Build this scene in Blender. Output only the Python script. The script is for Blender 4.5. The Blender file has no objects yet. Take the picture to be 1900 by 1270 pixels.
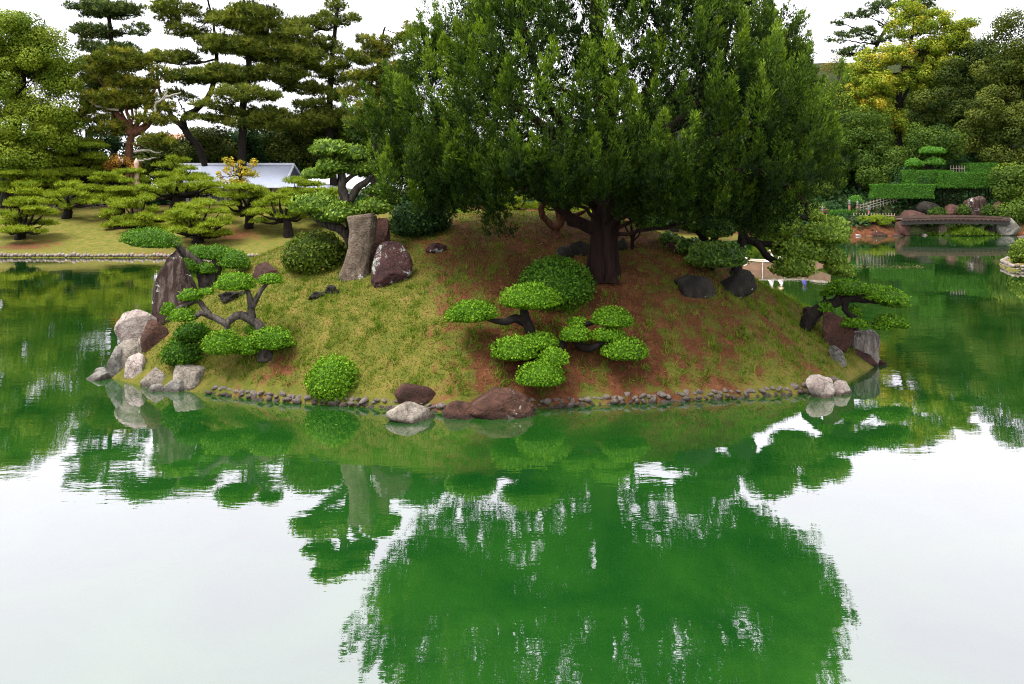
import bpy, bmesh, math, random
import numpy as np
from mathutils import Vector, noise as mnoise

random.seed(7)
RNG = np.random.default_rng(7)
scene = bpy.context.scene
COL = scene.collection
rad = math.radians

# ------------------------------------------------------------------ camera
CAM_H, FPX = 5.2, 1480.0
HORIZON = 350                     # level camera, lens shifted down, so uprights stay upright
cam_data = bpy.data.cameras.new("camera")
cam = bpy.data.objects.new("camera", cam_data)
COL.objects.link(cam)
cam.location = (0, 0, CAM_H)
cam.rotation_euler = (math.pi / 2, 0, 0)
cam_data.sensor_width = 36
cam_data.lens = FPX * 36 / 1900
cam_data.shift_y = -(635 - HORIZON) / 1900
cam_data.clip_end = 5000
scene.camera = cam

# ------------------------------------------------------------------ sky, sun, exposure
SUN_EL, SUN_AZ = rad(62), rad(-120)          # high, behind and to the left of the camera
world = bpy.data.worlds.new("World")
scene.world = world
world.use_nodes = True
nt = world.node_tree
nt.nodes.clear()
w_out = nt.nodes.new("ShaderNodeOutputWorld")
w_bg = nt.nodes.new("ShaderNodeBackground")
w_sky = nt.nodes.new("ShaderNodeTexSky")
w_sky.sky_type = 'NISHITA'
w_sky.sun_disc = False
w_sky.sun_elevation = SUN_EL
w_sky.sun_rotation = SUN_AZ
w_sky.dust_density = 4
w_hsv = nt.nodes.new("ShaderNodeHueSaturation")
w_hsv.inputs["Saturation"].default_value = 0.25
w_mix = nt.nodes.new("ShaderNodeMix")
w_mix.data_type = 'RGBA'
w_mix.inputs["Factor"].default_value = 0.85       # closed white cloud over nearly all of it
w_mix.inputs["B"].default_value = (9.65, 9.6, 10.1, 1)
nt.links.new(w_sky.outputs[0], w_hsv.inputs["Color"])
nt.links.new(w_hsv.outputs[0], w_mix.inputs["A"])
nt.links.new(w_mix.outputs["Result"], w_bg.inputs[0])
w_bg.inputs[1].default_value = 0.06
nt.links.new(w_bg.outputs[0], w_out.inputs[0])

sun_data = bpy.data.lights.new("sun", 'SUN')
sun_data.energy = 1.5
sun_data.angle = rad(28)
sun_data.color = (1.0, 0.96, 0.9)
sun = bpy.data.objects.new("sun", sun_data)
COL.objects.link(sun)
sd = Vector((math.sin(SUN_AZ) * math.cos(SUN_EL), math.cos(SUN_AZ) * math.cos(SUN_EL), math.sin(SUN_EL)))
sun.rotation_euler = sd.to_track_quat('Z', 'Y').to_euler()

vs = scene.view_settings
vs.view_transform = 'Standard'
vs.look = 'None'
vs.exposure = 2.0
vs.gamma = 1
vs.use_curve_mapping = False
cy = scene.cycles
cy.use_denoising = True
try:
    cy.denoiser = 'OPENIMAGEDENOISE'
except Exception:
    pass
try:
    cy.denoising_prefilter = 'NONE'
except Exception:
    pass
cy.max_bounces = 6
cy.diffuse_bounces = 1
cy.filter_width = 1.1
cy.glossy_bounces = 3
cy.transmission_bounces = 2
cy.transparent_max_bounces = 4
cy.caustics_reflective = False
cy.caustics_refractive = False
cy.sample_clamp_indirect = 4

# ------------------------------------------------------------------ geometry of the view -> places in the garden
def ray(u, v):
    return Vector(((u - 950) / FPX, 1.0, (HORIZON - v) / FPX))


def at(u, v, Y):
    d = ray(u, v)
    t = Y / d.y
    return Vector((d.x * t, Y, CAM_H + d.z * t))


def on_z(u, v, z=0.0):
    d = ray(u, v)
    t = (z - CAM_H) / d.z
    return Vector((d.x * t, d.y * t, z))


def smooth(a, b, x):
    t = np.clip((x - a) / (b - a), 0, 1)
    return t * t * (3 - 2 * t)


def poly_dist(X, Y, poly):
    """signed distance, positive inside"""
    P = np.array(poly, float)
    d2 = np.full(X.shape, 1e9)
    inside = np.zeros(X.shape, bool)
    n = len(P)
    for i in range(n):
        ax, ay = P[i]
        bx, by = P[(i + 1) % n]
        ex, ey = bx - ax, by - ay
        t = np.clip(((X - ax) * ex + (Y - ay) * ey) / (ex * ex + ey * ey), 0, 1)
        d2 = np.minimum(d2, (X - ax - t * ex) ** 2 + (Y - ay - t * ey) ** 2)
        c = ((ay > Y) != (by > Y)) & (X < ex * (Y - ay) / (ey if abs(ey) > 1e-9 else 1e-9) + ax)
        inside ^= c
    return np.where(inside, 1, -1) * np.sqrt(d2)


def wave(X, Y, seed, scale, n=5):
    r = np.random.default_rng(seed)
    out = np.zeros_like(X)
    for i in range(n):
        a = r.uniform(0, 2 * math.pi)
        k = r.uniform(.6, 1.6) / scale
        out += np.sin((X * math.cos(a) + Y * math.sin(a)) * k * 2 * math.pi + r.uniform(0, 6.28))
    return out / n


ISLAND_FRONT = [on_z(u, v).xy[:] for u, v in
                ((205, 700), (270, 716), (390, 730), (470, 740), (560, 748), (640, 752), (720, 758), (850, 766),
                 (1000, 757), (1120, 750), (1240, 745), (1360, 738), (1480, 731), (1560, 712), (1600, 690), (1635, 672))]
ISLAND = ISLAND_FRONT + [(11.5, 26), (11.8, 30), (10.5, 34), (7, 37.5), (2, 39), (-4, 38), (-9, 35), (-12.3, 31),
                         (-12.6, 27), (-12.0, 24)]
IX = np.arange(-14.5, 13.6, .15)
IY = np.arange(16.5, 41, .15)
gx, gy = np.meshgrid(IX, IY)
dI = poly_dist(gx, gy, ISLAND)
hI = 4.9 * (1 - np.exp(-np.clip(dI, 0, 99) / 4.6)) * (1 - .27 * smooth(3.5, 10, gx))
hI *= 1 - .35 * smooth(33, 39, gy)
for _ in range(14):                                     # soften the ridge line
    p = np.pad(hI, 1, mode='edge')
    sm = (p[:-2, 1:-1] + p[2:, 1:-1] + p[1:-1, :-2] + p[1:-1, 2:]) / 4
    hI = np.where(dI > .5, sm, hI)
hI = np.where(dI > 0, .10 + hI, np.clip(.10 + dI * 1.6, -1.2, .1))
hI += .05 * wave(gx, gy, 3, 2.2) * smooth(.4, 2, dI) + .015 * wave(gx, gy, 4, .6, 7) * smooth(.3, 1, dI)


def island_h(x, y):
    i = np.clip((np.asarray(x, float) - IX[0]) / .15, 0, len(IX) - 1.001)
    j = np.clip((np.asarray(y, float) - IY[0]) / .15, 0, len(IY) - 1.001)
    i0, j0 = i.astype(int), j.astype(int)
    a, b = i - i0, j - j0
    return (hI[j0, i0] * (1 - a) * (1 - b) + hI[j0, i0 + 1] * a * (1 - b) + hI[j0 + 1, i0] * (1 - a) * b + hI[j0 + 1, i0 + 1] * a * b)


def on_island(u, v):
    d = ray(u, v)
    last = 16.5
    for Y in np.arange(17, 40, .04):
        t = Y / d.y
        if CAM_H + d.z * t <= float(island_h(d.x * t, Y)):
            last = Y
            break
        last = Y
    t = last / d.y
    return Vector((d.x * t, last, CAM_H + d.z * t))


POND = [(-90, -40), (60, -40), (52, 20), (40, 44.5), (34.5, 48.3), (31.9, 50.8), (33.2, 54), (38, 60), (48, 74), (57, 84), (57.5, 88), (54, 88.6), (53.2, 96),
        (44.6, 96), (44.2, 88.2), (40, 87.2), (36.5, 87.6), (34.5, 92), (28, 90), (22, 82), (12, 74), (0, 67), (-8, 62),
        (-16, 60.3), (-28, 60), (-45, 60.2), (-90, 60)]


def ground_h(X, Y):
    X, Y = np.asarray(X, float), np.asarray(Y, float)
    d = -poly_dist(X, Y, POND)                            # positive on land
    lawn = .30 + 3.0 * smooth(0, 22, d) + .18 * wave(X, Y, 11, 17) * smooth(2, 8, d)
    hill = .35 + 2.2 * smooth(.2, 4, d) + np.clip(d - 3, 0, 16) * .30 + np.clip(d - 19, 0, 60) * .42 + .4 * wave(X, Y, 12, 9) * smooth(4, 12, d)
    near = .35 + .5 * smooth(0, 6, d) + .02 * np.clip(d, 0, 100)
    k = smooth(33, 45, X) * smooth(80, 89, Y)
    kn = smooth(20, 34, X) * (1 - smooth(72, 82, Y))
    h = lawn * (1 - k) + hill * k
    # low promontory with the small pine beside the bridge
    pr = smooth(44.5, 43.2, X) * smooth(34, 37, X) * smooth(95, 91, Y) * (Y > 80)
    h = h * (1 - pr) + (.3 + 1.0 * smooth(0, 2.2, d)) * pr
    h = h * (1 - kn) + near * kn
    h = np.where(Y < 0, .5, h)
    return np.where(d > 0, h, np.clip(.15 + d * .8, -1.5, .15))


def gz(x, y):
    return float(ground_h(np.array([x]), np.array([y]))[0])


# ------------------------------------------------------------------ mesh building
def ico_data(level):
    bm = bmesh.new()
    bmesh.ops.create_icosphere(bm, subdivisions=level, radius=1)
    V = np.array([v.co[:] for v in bm.verts])
    T = np.array([[v.index for v in f.verts] for f in bm.faces])
    bm.free()
    return V, T


ICO = {k: ico_data(k) for k in (1, 2, 3, 4, 5)}


class MB:
    def __init__(s):
        s.V, s.Q, s.T, s.A, s.n = [], [], [], [], 0

    def add(s, V, Q=None, T=None, a=.5):
        V = np.asarray(V, float)
        if Q is not None and len(Q):
            s.Q.append(np.asarray(Q, int) + s.n)
        if T is not None and len(T):
            s.T.append(np.asarray(T, int) + s.n)
        s.V.append(V)
        s.A.append(np.broadcast_to(np.asarray(a, float), (len(V),)))
        s.n += len(V)
        return s

    def leaf(s, P, D, N, L, W, a, tri=False):
        """rhombus (or, far away, triangular) leaves from base points P along D, facing about N"""
        m = len(P)
        side = np.cross(D, N)
        side /= np.linalg.norm(side, axis=1, keepdims=True) + 1e-9
        L = np.broadcast_to(L, (m,))[:, None]
        W = np.broadcast_to(W, (m,))[:, None]
        if tri:
            V = np.stack([P + side * W, P + D * L * .9, P - side * W], 1).reshape(-1, 3)
            s.add(V, T=np.arange(3 * m).reshape(-1, 3), a=np.repeat(a, 3))
            return
        mid = P + D * L * .5
        V = np.stack([P, mid + side * W, P + D * L, mid - side * W], 1).reshape(-1, 3)
        s.add(V, Q=np.arange(4 * m).reshape(-1, 4), a=np.repeat(a, 4))

    def needle(s, P, D, L, W, a):
        m = len(P)
        r = RNG.normal(size=(m, 3))
        side = np.cross(D, r)
        side /= np.linalg.norm(side, axis=1, keepdims=True) + 1e-9
        L = np.broadcast_to(L, (m,))[:, None]
        V = np.stack([P - side * W, P + side * W, P + D * L], 1).reshape(-1, 3)
        s.add(V, T=np.arange(3 * m).reshape(-1, 3), a=np.repeat(a, 3))

    def tube(s, pts, radii, seg=8, a=.5, rough=0.0):
        pts = np.array(pts, float)
        n = len(pts)
        radii = np.broadcast_to(np.asarray(radii, float), (n,))
        tan = np.gradient(pts, axis=0)
        tan /= np.linalg.norm(tan, axis=1, keepdims=True) + 1e-9
        ref = np.array([0, 1, 0.01]) if abs(tan[0][2]) > .5 else np.array([0, 0, 1.0])
        V = []
        x = np.cross(ref, tan[0])
        for i in range(n):
            x = x - tan[i] * np.dot(x, tan[i])
            x /= np.linalg.norm(x) + 1e-9
            y = np.cross(tan[i], x)
            ang = np.linspace(0, 2 * math.pi, seg, endpoint=False)
            rr = radii[i] * (1 + rough * np.sin(ang * 3 + i * .4) + rough * .6 * RNG.normal(size=seg))
            V.append(pts[i] + np.outer(np.cos(ang) * rr, x) + np.outer(np.sin(ang) * rr, y))
        V = np.concatenate(V)
        Q = []
        for i in range(n - 1):
            for j in range(seg):
                Q.append((i * seg + j, i * seg + (j + 1) % seg, (i + 1) * seg + (j + 1) % seg, (i + 1) * seg + j))
        T = []
        c = len(V)
        V = np.vstack([V, pts[0], pts[-1]])
        for j in range(seg):
            T.append((c, (j + 1) % seg, j))
            T.append((c + 1, (n - 1) * seg + j, (n - 1) * seg + (j + 1) % seg))
        s.add(V, Q, T, a)
        return s

    def box(s, c, d, a=.5, rz=0.0, tilt=None):
        c, d = np.array(c, float), np.array(d, float) / 2
        V = np.array([(x, y, z) for x in (-1, 1) for y in (-1, 1) for z in (-1, 1)], float) * d
        if tilt is not None:
            V = V @ np.array(tilt.to_matrix()).T
        if rz:
            R = np.array([[math.cos(rz), -math.sin(rz), 0], [math.sin(rz), math.cos(rz), 0], [0, 0, 1]])
            V = V @ R.T
        Q = [(0, 1, 3, 2), (4, 6, 7, 5), (0, 4, 5, 1), (2, 3, 7, 6), (0, 2, 6, 4), (1, 5, 7, 3)]
        s.add(V + c, Q, a=a)
        return s

    def mesh(s, name, mat, smooth_shade=False):
        V = np.concatenate(s.V)
        Q = np.concatenate(s.Q) if s.Q else np.zeros((0, 4), int)
        T = np.concatenate(s.T) if s.T else np.zeros((0, 3), int)
        me = bpy.data.meshes.new(name)
        me.vertices.add(len(V))
        me.vertices.foreach_set("co", V.astype(np.float32).ravel())
        nl = Q.size + T.size
        me.loops.add(nl)
        me.loops.foreach_set("vertex_index", np.concatenate([Q.ravel(), T.ravel()]).astype(np.int32))
        me.polygons.add(len(Q) + len(T))
        me.polygons.foreach_set("loop_start", np.concatenate([np.arange(len(Q)) * 4, Q.size + np.arange(len(T)) * 3]).astype(np.int32))
        at_ = me.attributes.new("v", 'FLOAT', 'POINT')
        at_.data.foreach_set("value", np.concatenate(s.A).astype(np.float32))
        me.update(calc_edges=True)
        me.polygons.foreach_set("use_smooth", np.full(len(me.polygons), smooth_shade))
        me.materials.append(mat)
        return me

    def obj(s, name, mat, parent=None, smooth_shade=False):
        return link(name, s.mesh(name, mat, smooth_shade), parent)


def link(name, me, parent=None):
    o = bpy.data.objects.new(name, me)
    COL.objects.link(o)
    if parent is not None:
        o.parent = parent
        w = parent.matrix_basis.copy()
        q = parent
        while q.parent is not None:
            w = q.parent.matrix_basis @ q.matrix_parent_inverse @ w
            q = q.parent
        o.matrix_parent_inverse = w.inverted()
    return o


def tag(o, label=None, cat=None, group=None, kind=None):
    for k, val in (("label", label), ("category", cat), ("group", group), ("kind", kind)):
        if val:
            o[k] = val
    return o


def thing(name, loc, label, cat, group=None):
    o = bpy.data.objects.new(name, None)
    COL.objects.link(o)
    o.location = loc
    o.empty_display_size = .2
    return tag(o, label, cat, group)


def unit(a):
    return a / (np.linalg.norm(a, axis=1, keepdims=True) + 1e-9)


def curve(pts, n=6, wob=0.0):
    """Catmull-Rom through (x,y,z,r) points"""
    P = np.array(pts, float)
    if len(P) < 3:
        t = np.linspace(0, 1, n)[:, None]
        out = P[0] * (1 - t) + P[-1] * t
    else:
        E = np.vstack([2 * P[0] - P[1], P, 2 * P[-1] - P[-2]])
        out = []
        for i in range(1, len(E) - 2):
            p0, p1, p2, p3 = E[i - 1:i + 3]
            for t in np.linspace(0, 1, n, endpoint=False):
                out.append(.5 * (2 * p1 + (p2 - p0) * t + (2 * p0 - 5 * p1 + 4 * p2 - p3) * t * t + (3 * p1 - p0 - 3 * p2 + p3) * t ** 3))
        out.append(P[-1])
        out = np.array(out)
    if wob:
        out[1:-1, :3] += RNG.normal(size=(len(out) - 2, 3)) * wob
    out[:, 3] = np.maximum(out[:, 3], .004)
    return out


def limb(mb, pts, seg=8, n=5, wob=0.0, rough=.05, a=.5):
    c = curve(pts, n, wob)
    mb.tube(c[:, :3], c[:, 3], seg, a, rough)


# ------------------------------------------------------------------ materials
def new_mat(name):
    m = bpy.data.materials.new(name)
    m.use_nodes = True
    t = m.node_tree
    t.nodes.clear()
    out = t.nodes.new("ShaderNodeOutputMaterial")
    return m, t, out


def node(t, kind, **kw):
    n = t.nodes.new(kind)
    for k, val in kw.items():
        if k in n.inputs:
            n.inputs[k].default_value = val
        else:
            setattr(n, k, val)
    return n


def ramp(t, stops, src=None, interp='LINEAR'):
    r = t.nodes.new("ShaderNodeValToRGB")
    r.color_ramp.interpolation = interp
    e = r.color_ramp.elements
    while len(e) < len(stops):
        e.new(.5)
    for el, (p, c) in zip(e, stops):
        el.position = p
        el.color = (*c, 1) if len(c) == 3 else c
    if src is not None:
        t.links.new(src, r.inputs[0])
    return r


def mixc(t, fac, a, b):
    m = t.nodes.new("ShaderNodeMix")
    m.data_type = 'RGBA'
    for s, val in (("Factor", fac), ("A", a), ("B", b)):
        if hasattr(val, "links"):
            t.links.new(val, m.inputs[s])
        elif isinstance(val, (tuple, list)):
            m.inputs[s].default_value = (*val[:3], 1)
        else:
            m.inputs[s].default_value = val
    return m.outputs["Result"]


def noise_tex(t, scale, detail=4, rough=.55, vec=None, dist=0.0):
    n = node(t, "ShaderNodeTexNoise", Scale=scale, Detail=detail, Roughness=rough, Distortion=dist)
    if vec is None:
        tc = t.nodes.new("ShaderNodeTexCoord")
        vec = tc.outputs["Object"]
    t.links.new(vec, n.inputs["Vector"])
    return n.outputs["Fac"]


def leaf_mat(name, stops, trans=.2, rough=.6, spec=.1):
    m, t, out = new_mat(name)
    at_ = node(t, "ShaderNodeAttribute", attribute_name="v")
    r = ramp(t, stops, at_.outputs["Fac"])
    b = node(t, "ShaderNodeBsdfPrincipled", Roughness=rough)
    b.inputs["Specular IOR Level"].default_value = spec
    tr = t.nodes.new("ShaderNodeBsdfTranslucent")
    hs = node(t, "ShaderNodeHueSaturation", Saturation=1.1, Value=1.25)
    mx = node(t, "ShaderNodeMixShader", Fac=trans)
    t.links.new(r.outputs[0], b.inputs["Base Color"])
    t.links.new(r.outputs[0], hs.inputs["Color"])
    t.links.new(hs.outputs[0], tr.inputs[0])
    t.links.new(b.outputs[0], mx.inputs[1])
    t.links.new(tr.outputs[0], mx.inputs[2])
    t.links.new(mx.outputs[0], out.inputs[0])
    return m


def bark_mat(name, c1, c2, scale=14, stretch=.25):
    m, t, out = new_mat(name)
    tc = t.nodes.new("ShaderNodeTexCoord")
    mp = t.nodes.new("ShaderNodeMapping")
    mp.inputs["Scale"].default_value = (1, 1, stretch)
    t.links.new(tc.outputs["Object"], mp.inputs[0])
    f = noise_tex(t, scale, 6, .65, mp.outputs[0])
    r = ramp(t, [(.32, c1), (.68, c2)], f)
    b = node(t, "ShaderNodeBsdfPrincipled", Roughness=.9)
    b.inputs["Specular IOR Level"].default_value = .15
    bp = node(t, "ShaderNodeBump", Strength=.8, Distance=.04)
    t.links.new(f, bp.inputs["Height"])
    t.links.new(bp.outputs[0], b.inputs["Normal"])
    t.links.new(r.outputs[0], b.inputs["Base Color"])
    t.links.new(b.outputs[0], out.inputs[0])
    return m


def rock_mat(name, c1, c2, c3, lichen=.0, scale=2.2, streak=False, lichen_c=(.55, .55, .5)):
    m, t, out = new_mat(name)
    tc = t.nodes.new("ShaderNodeTexCoord")
    vec = tc.outputs["Object"]
    if streak:
        mp = t.nodes.new("ShaderNodeMapping")
        mp.inputs["Scale"].default_value = (2.2, 2.2, .35)
        mp.inputs["Rotation"].default_value = (0, .15, 0)
        t.links.new(vec, mp.inputs[0])
        vec = mp.outputs[0]
    f1 = noise_tex(t, scale, 8, .62, vec, .4)
    f2 = noise_tex(t, scale * 6, 6, .7, vec)
    r = ramp(t, [(.3, c1), (.5, c2), (.72, c3)], f1)
    dark = ramp(t, [(.3, (.22, .2, .19)), (.55, (1, 1, 1))], f2)
    mm = t.nodes.new("ShaderNodeMix")
    mm.data_type = 'RGBA'
    mm.blend_type = 'MULTIPLY'
    mm.inputs["Factor"].default_value = .75
    t.links.new(r.outputs[0], mm.inputs["A"])
    t.links.new(dark.outputs[0], mm.inputs["B"])
    colr = mm.outputs["Result"]
    if lichen > 0:
        f3 = noise_tex(t, 9, 5, .7, tc.outputs["Object"], .6)
        f4 = noise_tex(t, 1.7, 2, .5, tc.outputs["Object"])
        ad = node(t, "ShaderNodeMath", operation='ADD')
        t.links.new(f3, ad.inputs[0])
        t.links.new(f4, ad.inputs[1])
        th = 1.32 - lichen * .35
        lr = ramp(t, [(max(0, th / 2 - .012), (0, 0, 0)), (min(1, th / 2 + .012), (1, 1, 1))], None)
        hv = node(t, "ShaderNodeMath", operation='MULTIPLY')
        hv.inputs[1].default_value = .5
        t.links.new(ad.outputs[0], hv.inputs[0])
        t.links.new(hv.outputs[0], lr.inputs[0])
        colr = mixc(t, lr.outputs[0], colr, lichen_c)
    vo = node(t, "ShaderNodeTexVoronoi", feature='DISTANCE_TO_EDGE', Scale=1.7)
    wn = node(t, "ShaderNodeTexNoise", Scale=2.2, Detail=4)
    t.links.new(tc.outputs["Object"], wn.inputs["Vector"])
    wm = mixc(t, .35, tc.outputs["Object"], wn.outputs["Color"])
    t.links.new(wm, vo.inputs["Vector"])
    ck = ramp(t, [(0.0, (.25, .22, .2)), (.022, (1, 1, 1))], vo.outputs["Distance"])
    mk = t.nodes.new("ShaderNodeMix")
    mk.data_type = 'RGBA'
    mk.blend_type = 'MULTIPLY'
    mk.inputs["Factor"].default_value = .7
    t.links.new(colr, mk.inputs["A"])
    t.links.new(ck.outputs[0], mk.inputs["B"])
    colr = mk.outputs["Result"]
    ge = t.nodes.new("ShaderNodeNewGeometry")                     # wet band just above the pond
    sz = t.nodes.new("ShaderNodeSeparateXYZ")
    t.links.new(ge.outputs["Position"], sz.inputs[0])
    wa = node(t, "ShaderNodeMath", operation='MULTIPLY_ADD')
    t.links.new(f1, wa.inputs[0])
    wa.inputs[1].default_value = -.12
    t.links.new(sz.outputs["Z"], wa.inputs[2])
    wr = ramp(t, [(.0, (.38, .36, .33)), (.06, (1, 1, 1))], wa.outputs[0])
    mw = t.nodes.new("ShaderNodeMix")
    mw.data_type = 'RGBA'
    mw.blend_type = 'MULTIPLY'
    mw.inputs["Factor"].default_value = 1
    t.links.new(colr, mw.inputs["A"])
    t.links.new(wr.outputs[0], mw.inputs["B"])
    colr = mw.outputs["Result"]
    b = node(t, "ShaderNodeBsdfPrincipled", Roughness=.82)
    b.inputs["Specular IOR Level"].default_value = .3
    bp = node(t, "ShaderNodeBump", Strength=1.0, Distance=.09)
    t.links.new(f2, bp.inputs["Height"])
    t.links.new(bp.outputs[0], b.inputs["Normal"])
    t.links.new(colr, b.inputs["Base Color"])
    t.links.new(b.outputs[0], out.inputs[0])
    return m


def plain_mat(name, c, rough=.7, var=.25, scale=6):
    m, t, out = new_mat(name)
    f = noise_tex(t, scale, 5, .6)
    r = ramp(t, [(.3, tuple(x * (1 - var) for x in c)), (.7, tuple(min(1, x * (1 + var)) for x in c))], f)
    b = node(t, "ShaderNodeBsdfPrincipled", Roughness=rough)
    t.links.new(r.outputs[0], b.inputs["Base Color"])
    t.links.new(b.outputs[0], out.inputs[0])
    return m


M = {}
M['topiary'] = leaf_mat("topiary_leaf", [(0, (.03, .085, .004)), (.5, (.095, .215, .009)), (1, (.2, .35, .022))])
M['boxwood'] = leaf_mat("boxwood_leaf", [(0, (.02, .06, .005)), (.5, (.06, .15, .01)), (1, (.13, .25, .022))])
M['deep'] = leaf_mat("deep_leaf", [(0, (.012, .04, .006)), (.5, (.045, .11, .012)), (1, (.14, .24, .035))], spec=.2, rough=.45)
M['azalea'] = leaf_mat("azalea_leaf", [(0, (.025, .05, .005)), (.5, (.075, .115, .011)), (.85, (.13, .16, .018)), (1, (.24, .15, .02))])
M['evergreen'] = leaf_mat("glossy_evergreen_leaf", [(0, (.018, .045, .006)), (.5, (.08, .155, .015)), (1, (.22, .32, .04))], spec=.14)
M['niwaki'] = leaf_mat("garden_pine_needle", [(0, (.05, .09, .006)), (.4, (.125, .185, .009)), (1, (.24, .29, .018))], trans=.2)
M['niwaki_dark'] = leaf_mat("dark_pine_needle", [(0, (.02, .06, .012)), (.5, (.05, .12, .015)), (1, (.13, .2, .025))], trans=.2)
M['pine'] = leaf_mat("tall_pine_needle", [(0, (.034, .06, .008)), (.5, (.105, .14, .017)), (1, (.24, .26, .036))], trans=.2)
M['pine_blue'] = leaf_mat("bluish_pine_needle", [(0, (.03, .06, .016)), (.5, (.075, .12, .028)), (1, (.17, .21, .05))], trans=.2)
M['pine_gold'] = leaf_mat("golden_pine_needle", [(0, (.036, .06, .008)), (.5, (.115, .145, .015)), (1, (.27, .25, .03))], trans=.2)
M['camphor'] = leaf_mat("camphor_leaf", [(0, (.03, .065, .006)), (.5, (.1, .16, .01)), (1, (.22, .27, .022))])
M['yellow_tree'] = leaf_mat("yellowing_leaf", [(0, (.07, .13, .01)), (.5, (.19, .26, .02)), (.85, (.34, .34, .03)), (1, (.46, .33, .03))])
M['dark_tree'] = leaf_mat("dark_evergreen_leaf", [(0, (.01, .03, .01)), (.5, (.025, .065, .016)), (1, (.07, .13, .03))])
M['olive_tree'] = leaf_mat("olive_evergreen_leaf", [(0, (.012, .028, .005)), (.5, (.045, .07, .009)), (1, (.13, .15, .02))])
M['mid_tree'] = leaf_mat("mid_green_leaf", [(0, (.018, .042, .005)), (.5, (.052, .095, .010)), (1, (.14, .2, .022))])
M['gold'] = leaf_mat("autumn_gold_leaf", [(0, (.22, .24, .02)), (.45, (.38, .32, .035)), (.75, (.5, .36, .04)), (1, (.5, .25, .03))])
M['orange'] = leaf_mat("autumn_orange_leaf", [(0, (.16, .1, .02)), (.5, (.36, .18, .03)), (1, (.5, .24, .04))])
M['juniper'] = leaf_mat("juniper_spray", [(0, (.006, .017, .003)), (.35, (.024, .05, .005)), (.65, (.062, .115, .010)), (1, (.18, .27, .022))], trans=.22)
M['hedge'] = leaf_mat("hedge_leaf", [(0, (.03, .09, .012)), (.5, (.06, .17, .018)), (1, (.12, .27, .03))])
M['grass'] = leaf_mat("grass_blade", [(0, (.055, .11, .008)), (.5, (.125, .21, .015)), (.8, (.2, .26, .027)), (1, (.3, .24, .07))], trans=.3)
M['turf'] = leaf_mat("dry_turf_blade", [(0, (.065, .115, .01)), (.5, (.135, .16, .017)), (1, (.25, .2, .045))], trans=.2)
M['litter'] = leaf_mat("fallen_leaf", [(0, (.06, .02, .01)), (.5, (.14, .055, .022)), (.9, (.24, .13, .065)), (1, (.5, .42, .32))], trans=.05)
M['bark_dark'] = bark_mat("dark_bark", (.003, .0025, .002), (.02, .015, .012))
M['bark_grey'] = bark_mat("grey_bark", (.012, .01, .008), (.12, .10, .085))
M['bark_red'] = bark_mat("red_bark", (.045, .018, .01), (.17, .075, .045))
M['bark_pale'] = bark_mat("bleached_branch", (.2, .17, .14), (.5, .45, .4))
M['bark_juniper'] = bark_mat("juniper_bark", (.003, .002, .002), (.03, .014, .011), 9, .08)
M['rock_red'] = rock_mat("red_brown_rock", (.03, .014, .009), (.085, .036, .022), (.17, .09, .06), .33, lichen_c=(.3, .27, .23))
M['rock_redplain'] = rock_mat("dark_red_rock", (.02, .009, .006), (.06, .023, .015), (.12, .05, .035), .12)
M['rock_lichen'] = rock_mat("red_rock_with_white_lichen", (.02, .008, .008), (.055, .02, .018), (.1, .045, .04), .57, 1.8, lichen_c=(.3, .31, .29))
M['rock_streak'] = rock_mat("streaked_red_rock", (.012, .006, .005), (.05, .024, .018), (.22, .17, .14), .3, 3, True)
M['rock_pink'] = rock_mat("pink_grey_rock", (.13, .11, .085), (.32, .275, .225), (.48, .43, .37), .25)
M['rock_grey'] = rock_mat("grey_rock", (.09, .085, .075), (.23, .215, .19), (.36, .34, .3), .25)
M['rock_pale'] = rock_mat("pale_pinkish_rock", (.22, .17, .15), (.45, .37, .33), (.6, .53, .48), .1)
M['rock_tan'] = rock_mat("tan_standing_stone", (.09, .06, .04), (.19, .14, .10), (.3, .24, .18), .35, 3.5)
M['rock_dark'] = rock_mat("dark_mossy_rock", (.005, .005, .003), (.022, .018, .013), (.06, .05, .035), .12)
M['rock_crust'] = rock_mat("crusty_pale_block", (.07, .05, .04), (.33, .28, .25), (.55, .5, .46), .45, 4, True)
M['pebble'] = rock_mat("edging_stone", (.15, .11, .09), (.33, .27, .23), (.5, .44, .39), .1, 5)
M['wood_bridge'] = plain_mat("weathered_bridge_wood", (.075, .04, .028), .8, .4, 3)
M['wood_dark'] = plain_mat("dark_bridge_beam", (.028, .023, .02), .8, .3, 3)
M['bamboo'] = plain_mat("bamboo", (.4, .3, .2), .6, .3, 9)
M['bamboo_grey'] = plain_mat("weathered_bamboo", (.26, .22, .18), .7, .3, 9)
M['post_red'] = plain_mat("red_post_wood", (.17, .05, .035), .7, .2)
M['post_cap'] = plain_mat("dark_post_cap", (.12, .12, .12), .5, .2)
M['boat_wood'] = plain_mat("boat_cedar", (.44, .25, .16), .55, .18, 4)
M['boat_pale'] = plain_mat("pale_boat_trim", (.62, .54, .44), .6, .15)
M['rope'] = plain_mat("white_rope", (.75, .72, .65), .8, .1)
M['roof'] = plain_mat("blue_grey_roof", (.33, .36, .45), .42, .08, 2)
M['roof_trim'] = plain_mat("roof_trim", (.5, .52, .58), .5, .08)
M['gable'] = plain_mat("dark_gable", (.06, .065, .085), .7, .15)
M['plaster'] = plain_mat("white_plaster", (.45, .39, .34), .8, .08)
M['skin'] = plain_mat("skin", (.5, .3, .21), .6, .05)
M['cloth_white'] = plain_mat("white_cloth", (.75, .73, .66), .8, .08)
M['cloth_purple'] = plain_mat("purple_cloth", (.07, .05, .3), .8, .15)
M['cloth_dark'] = plain_mat("navy_cloth", (.03, .035, .06), .8, .15)
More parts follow.
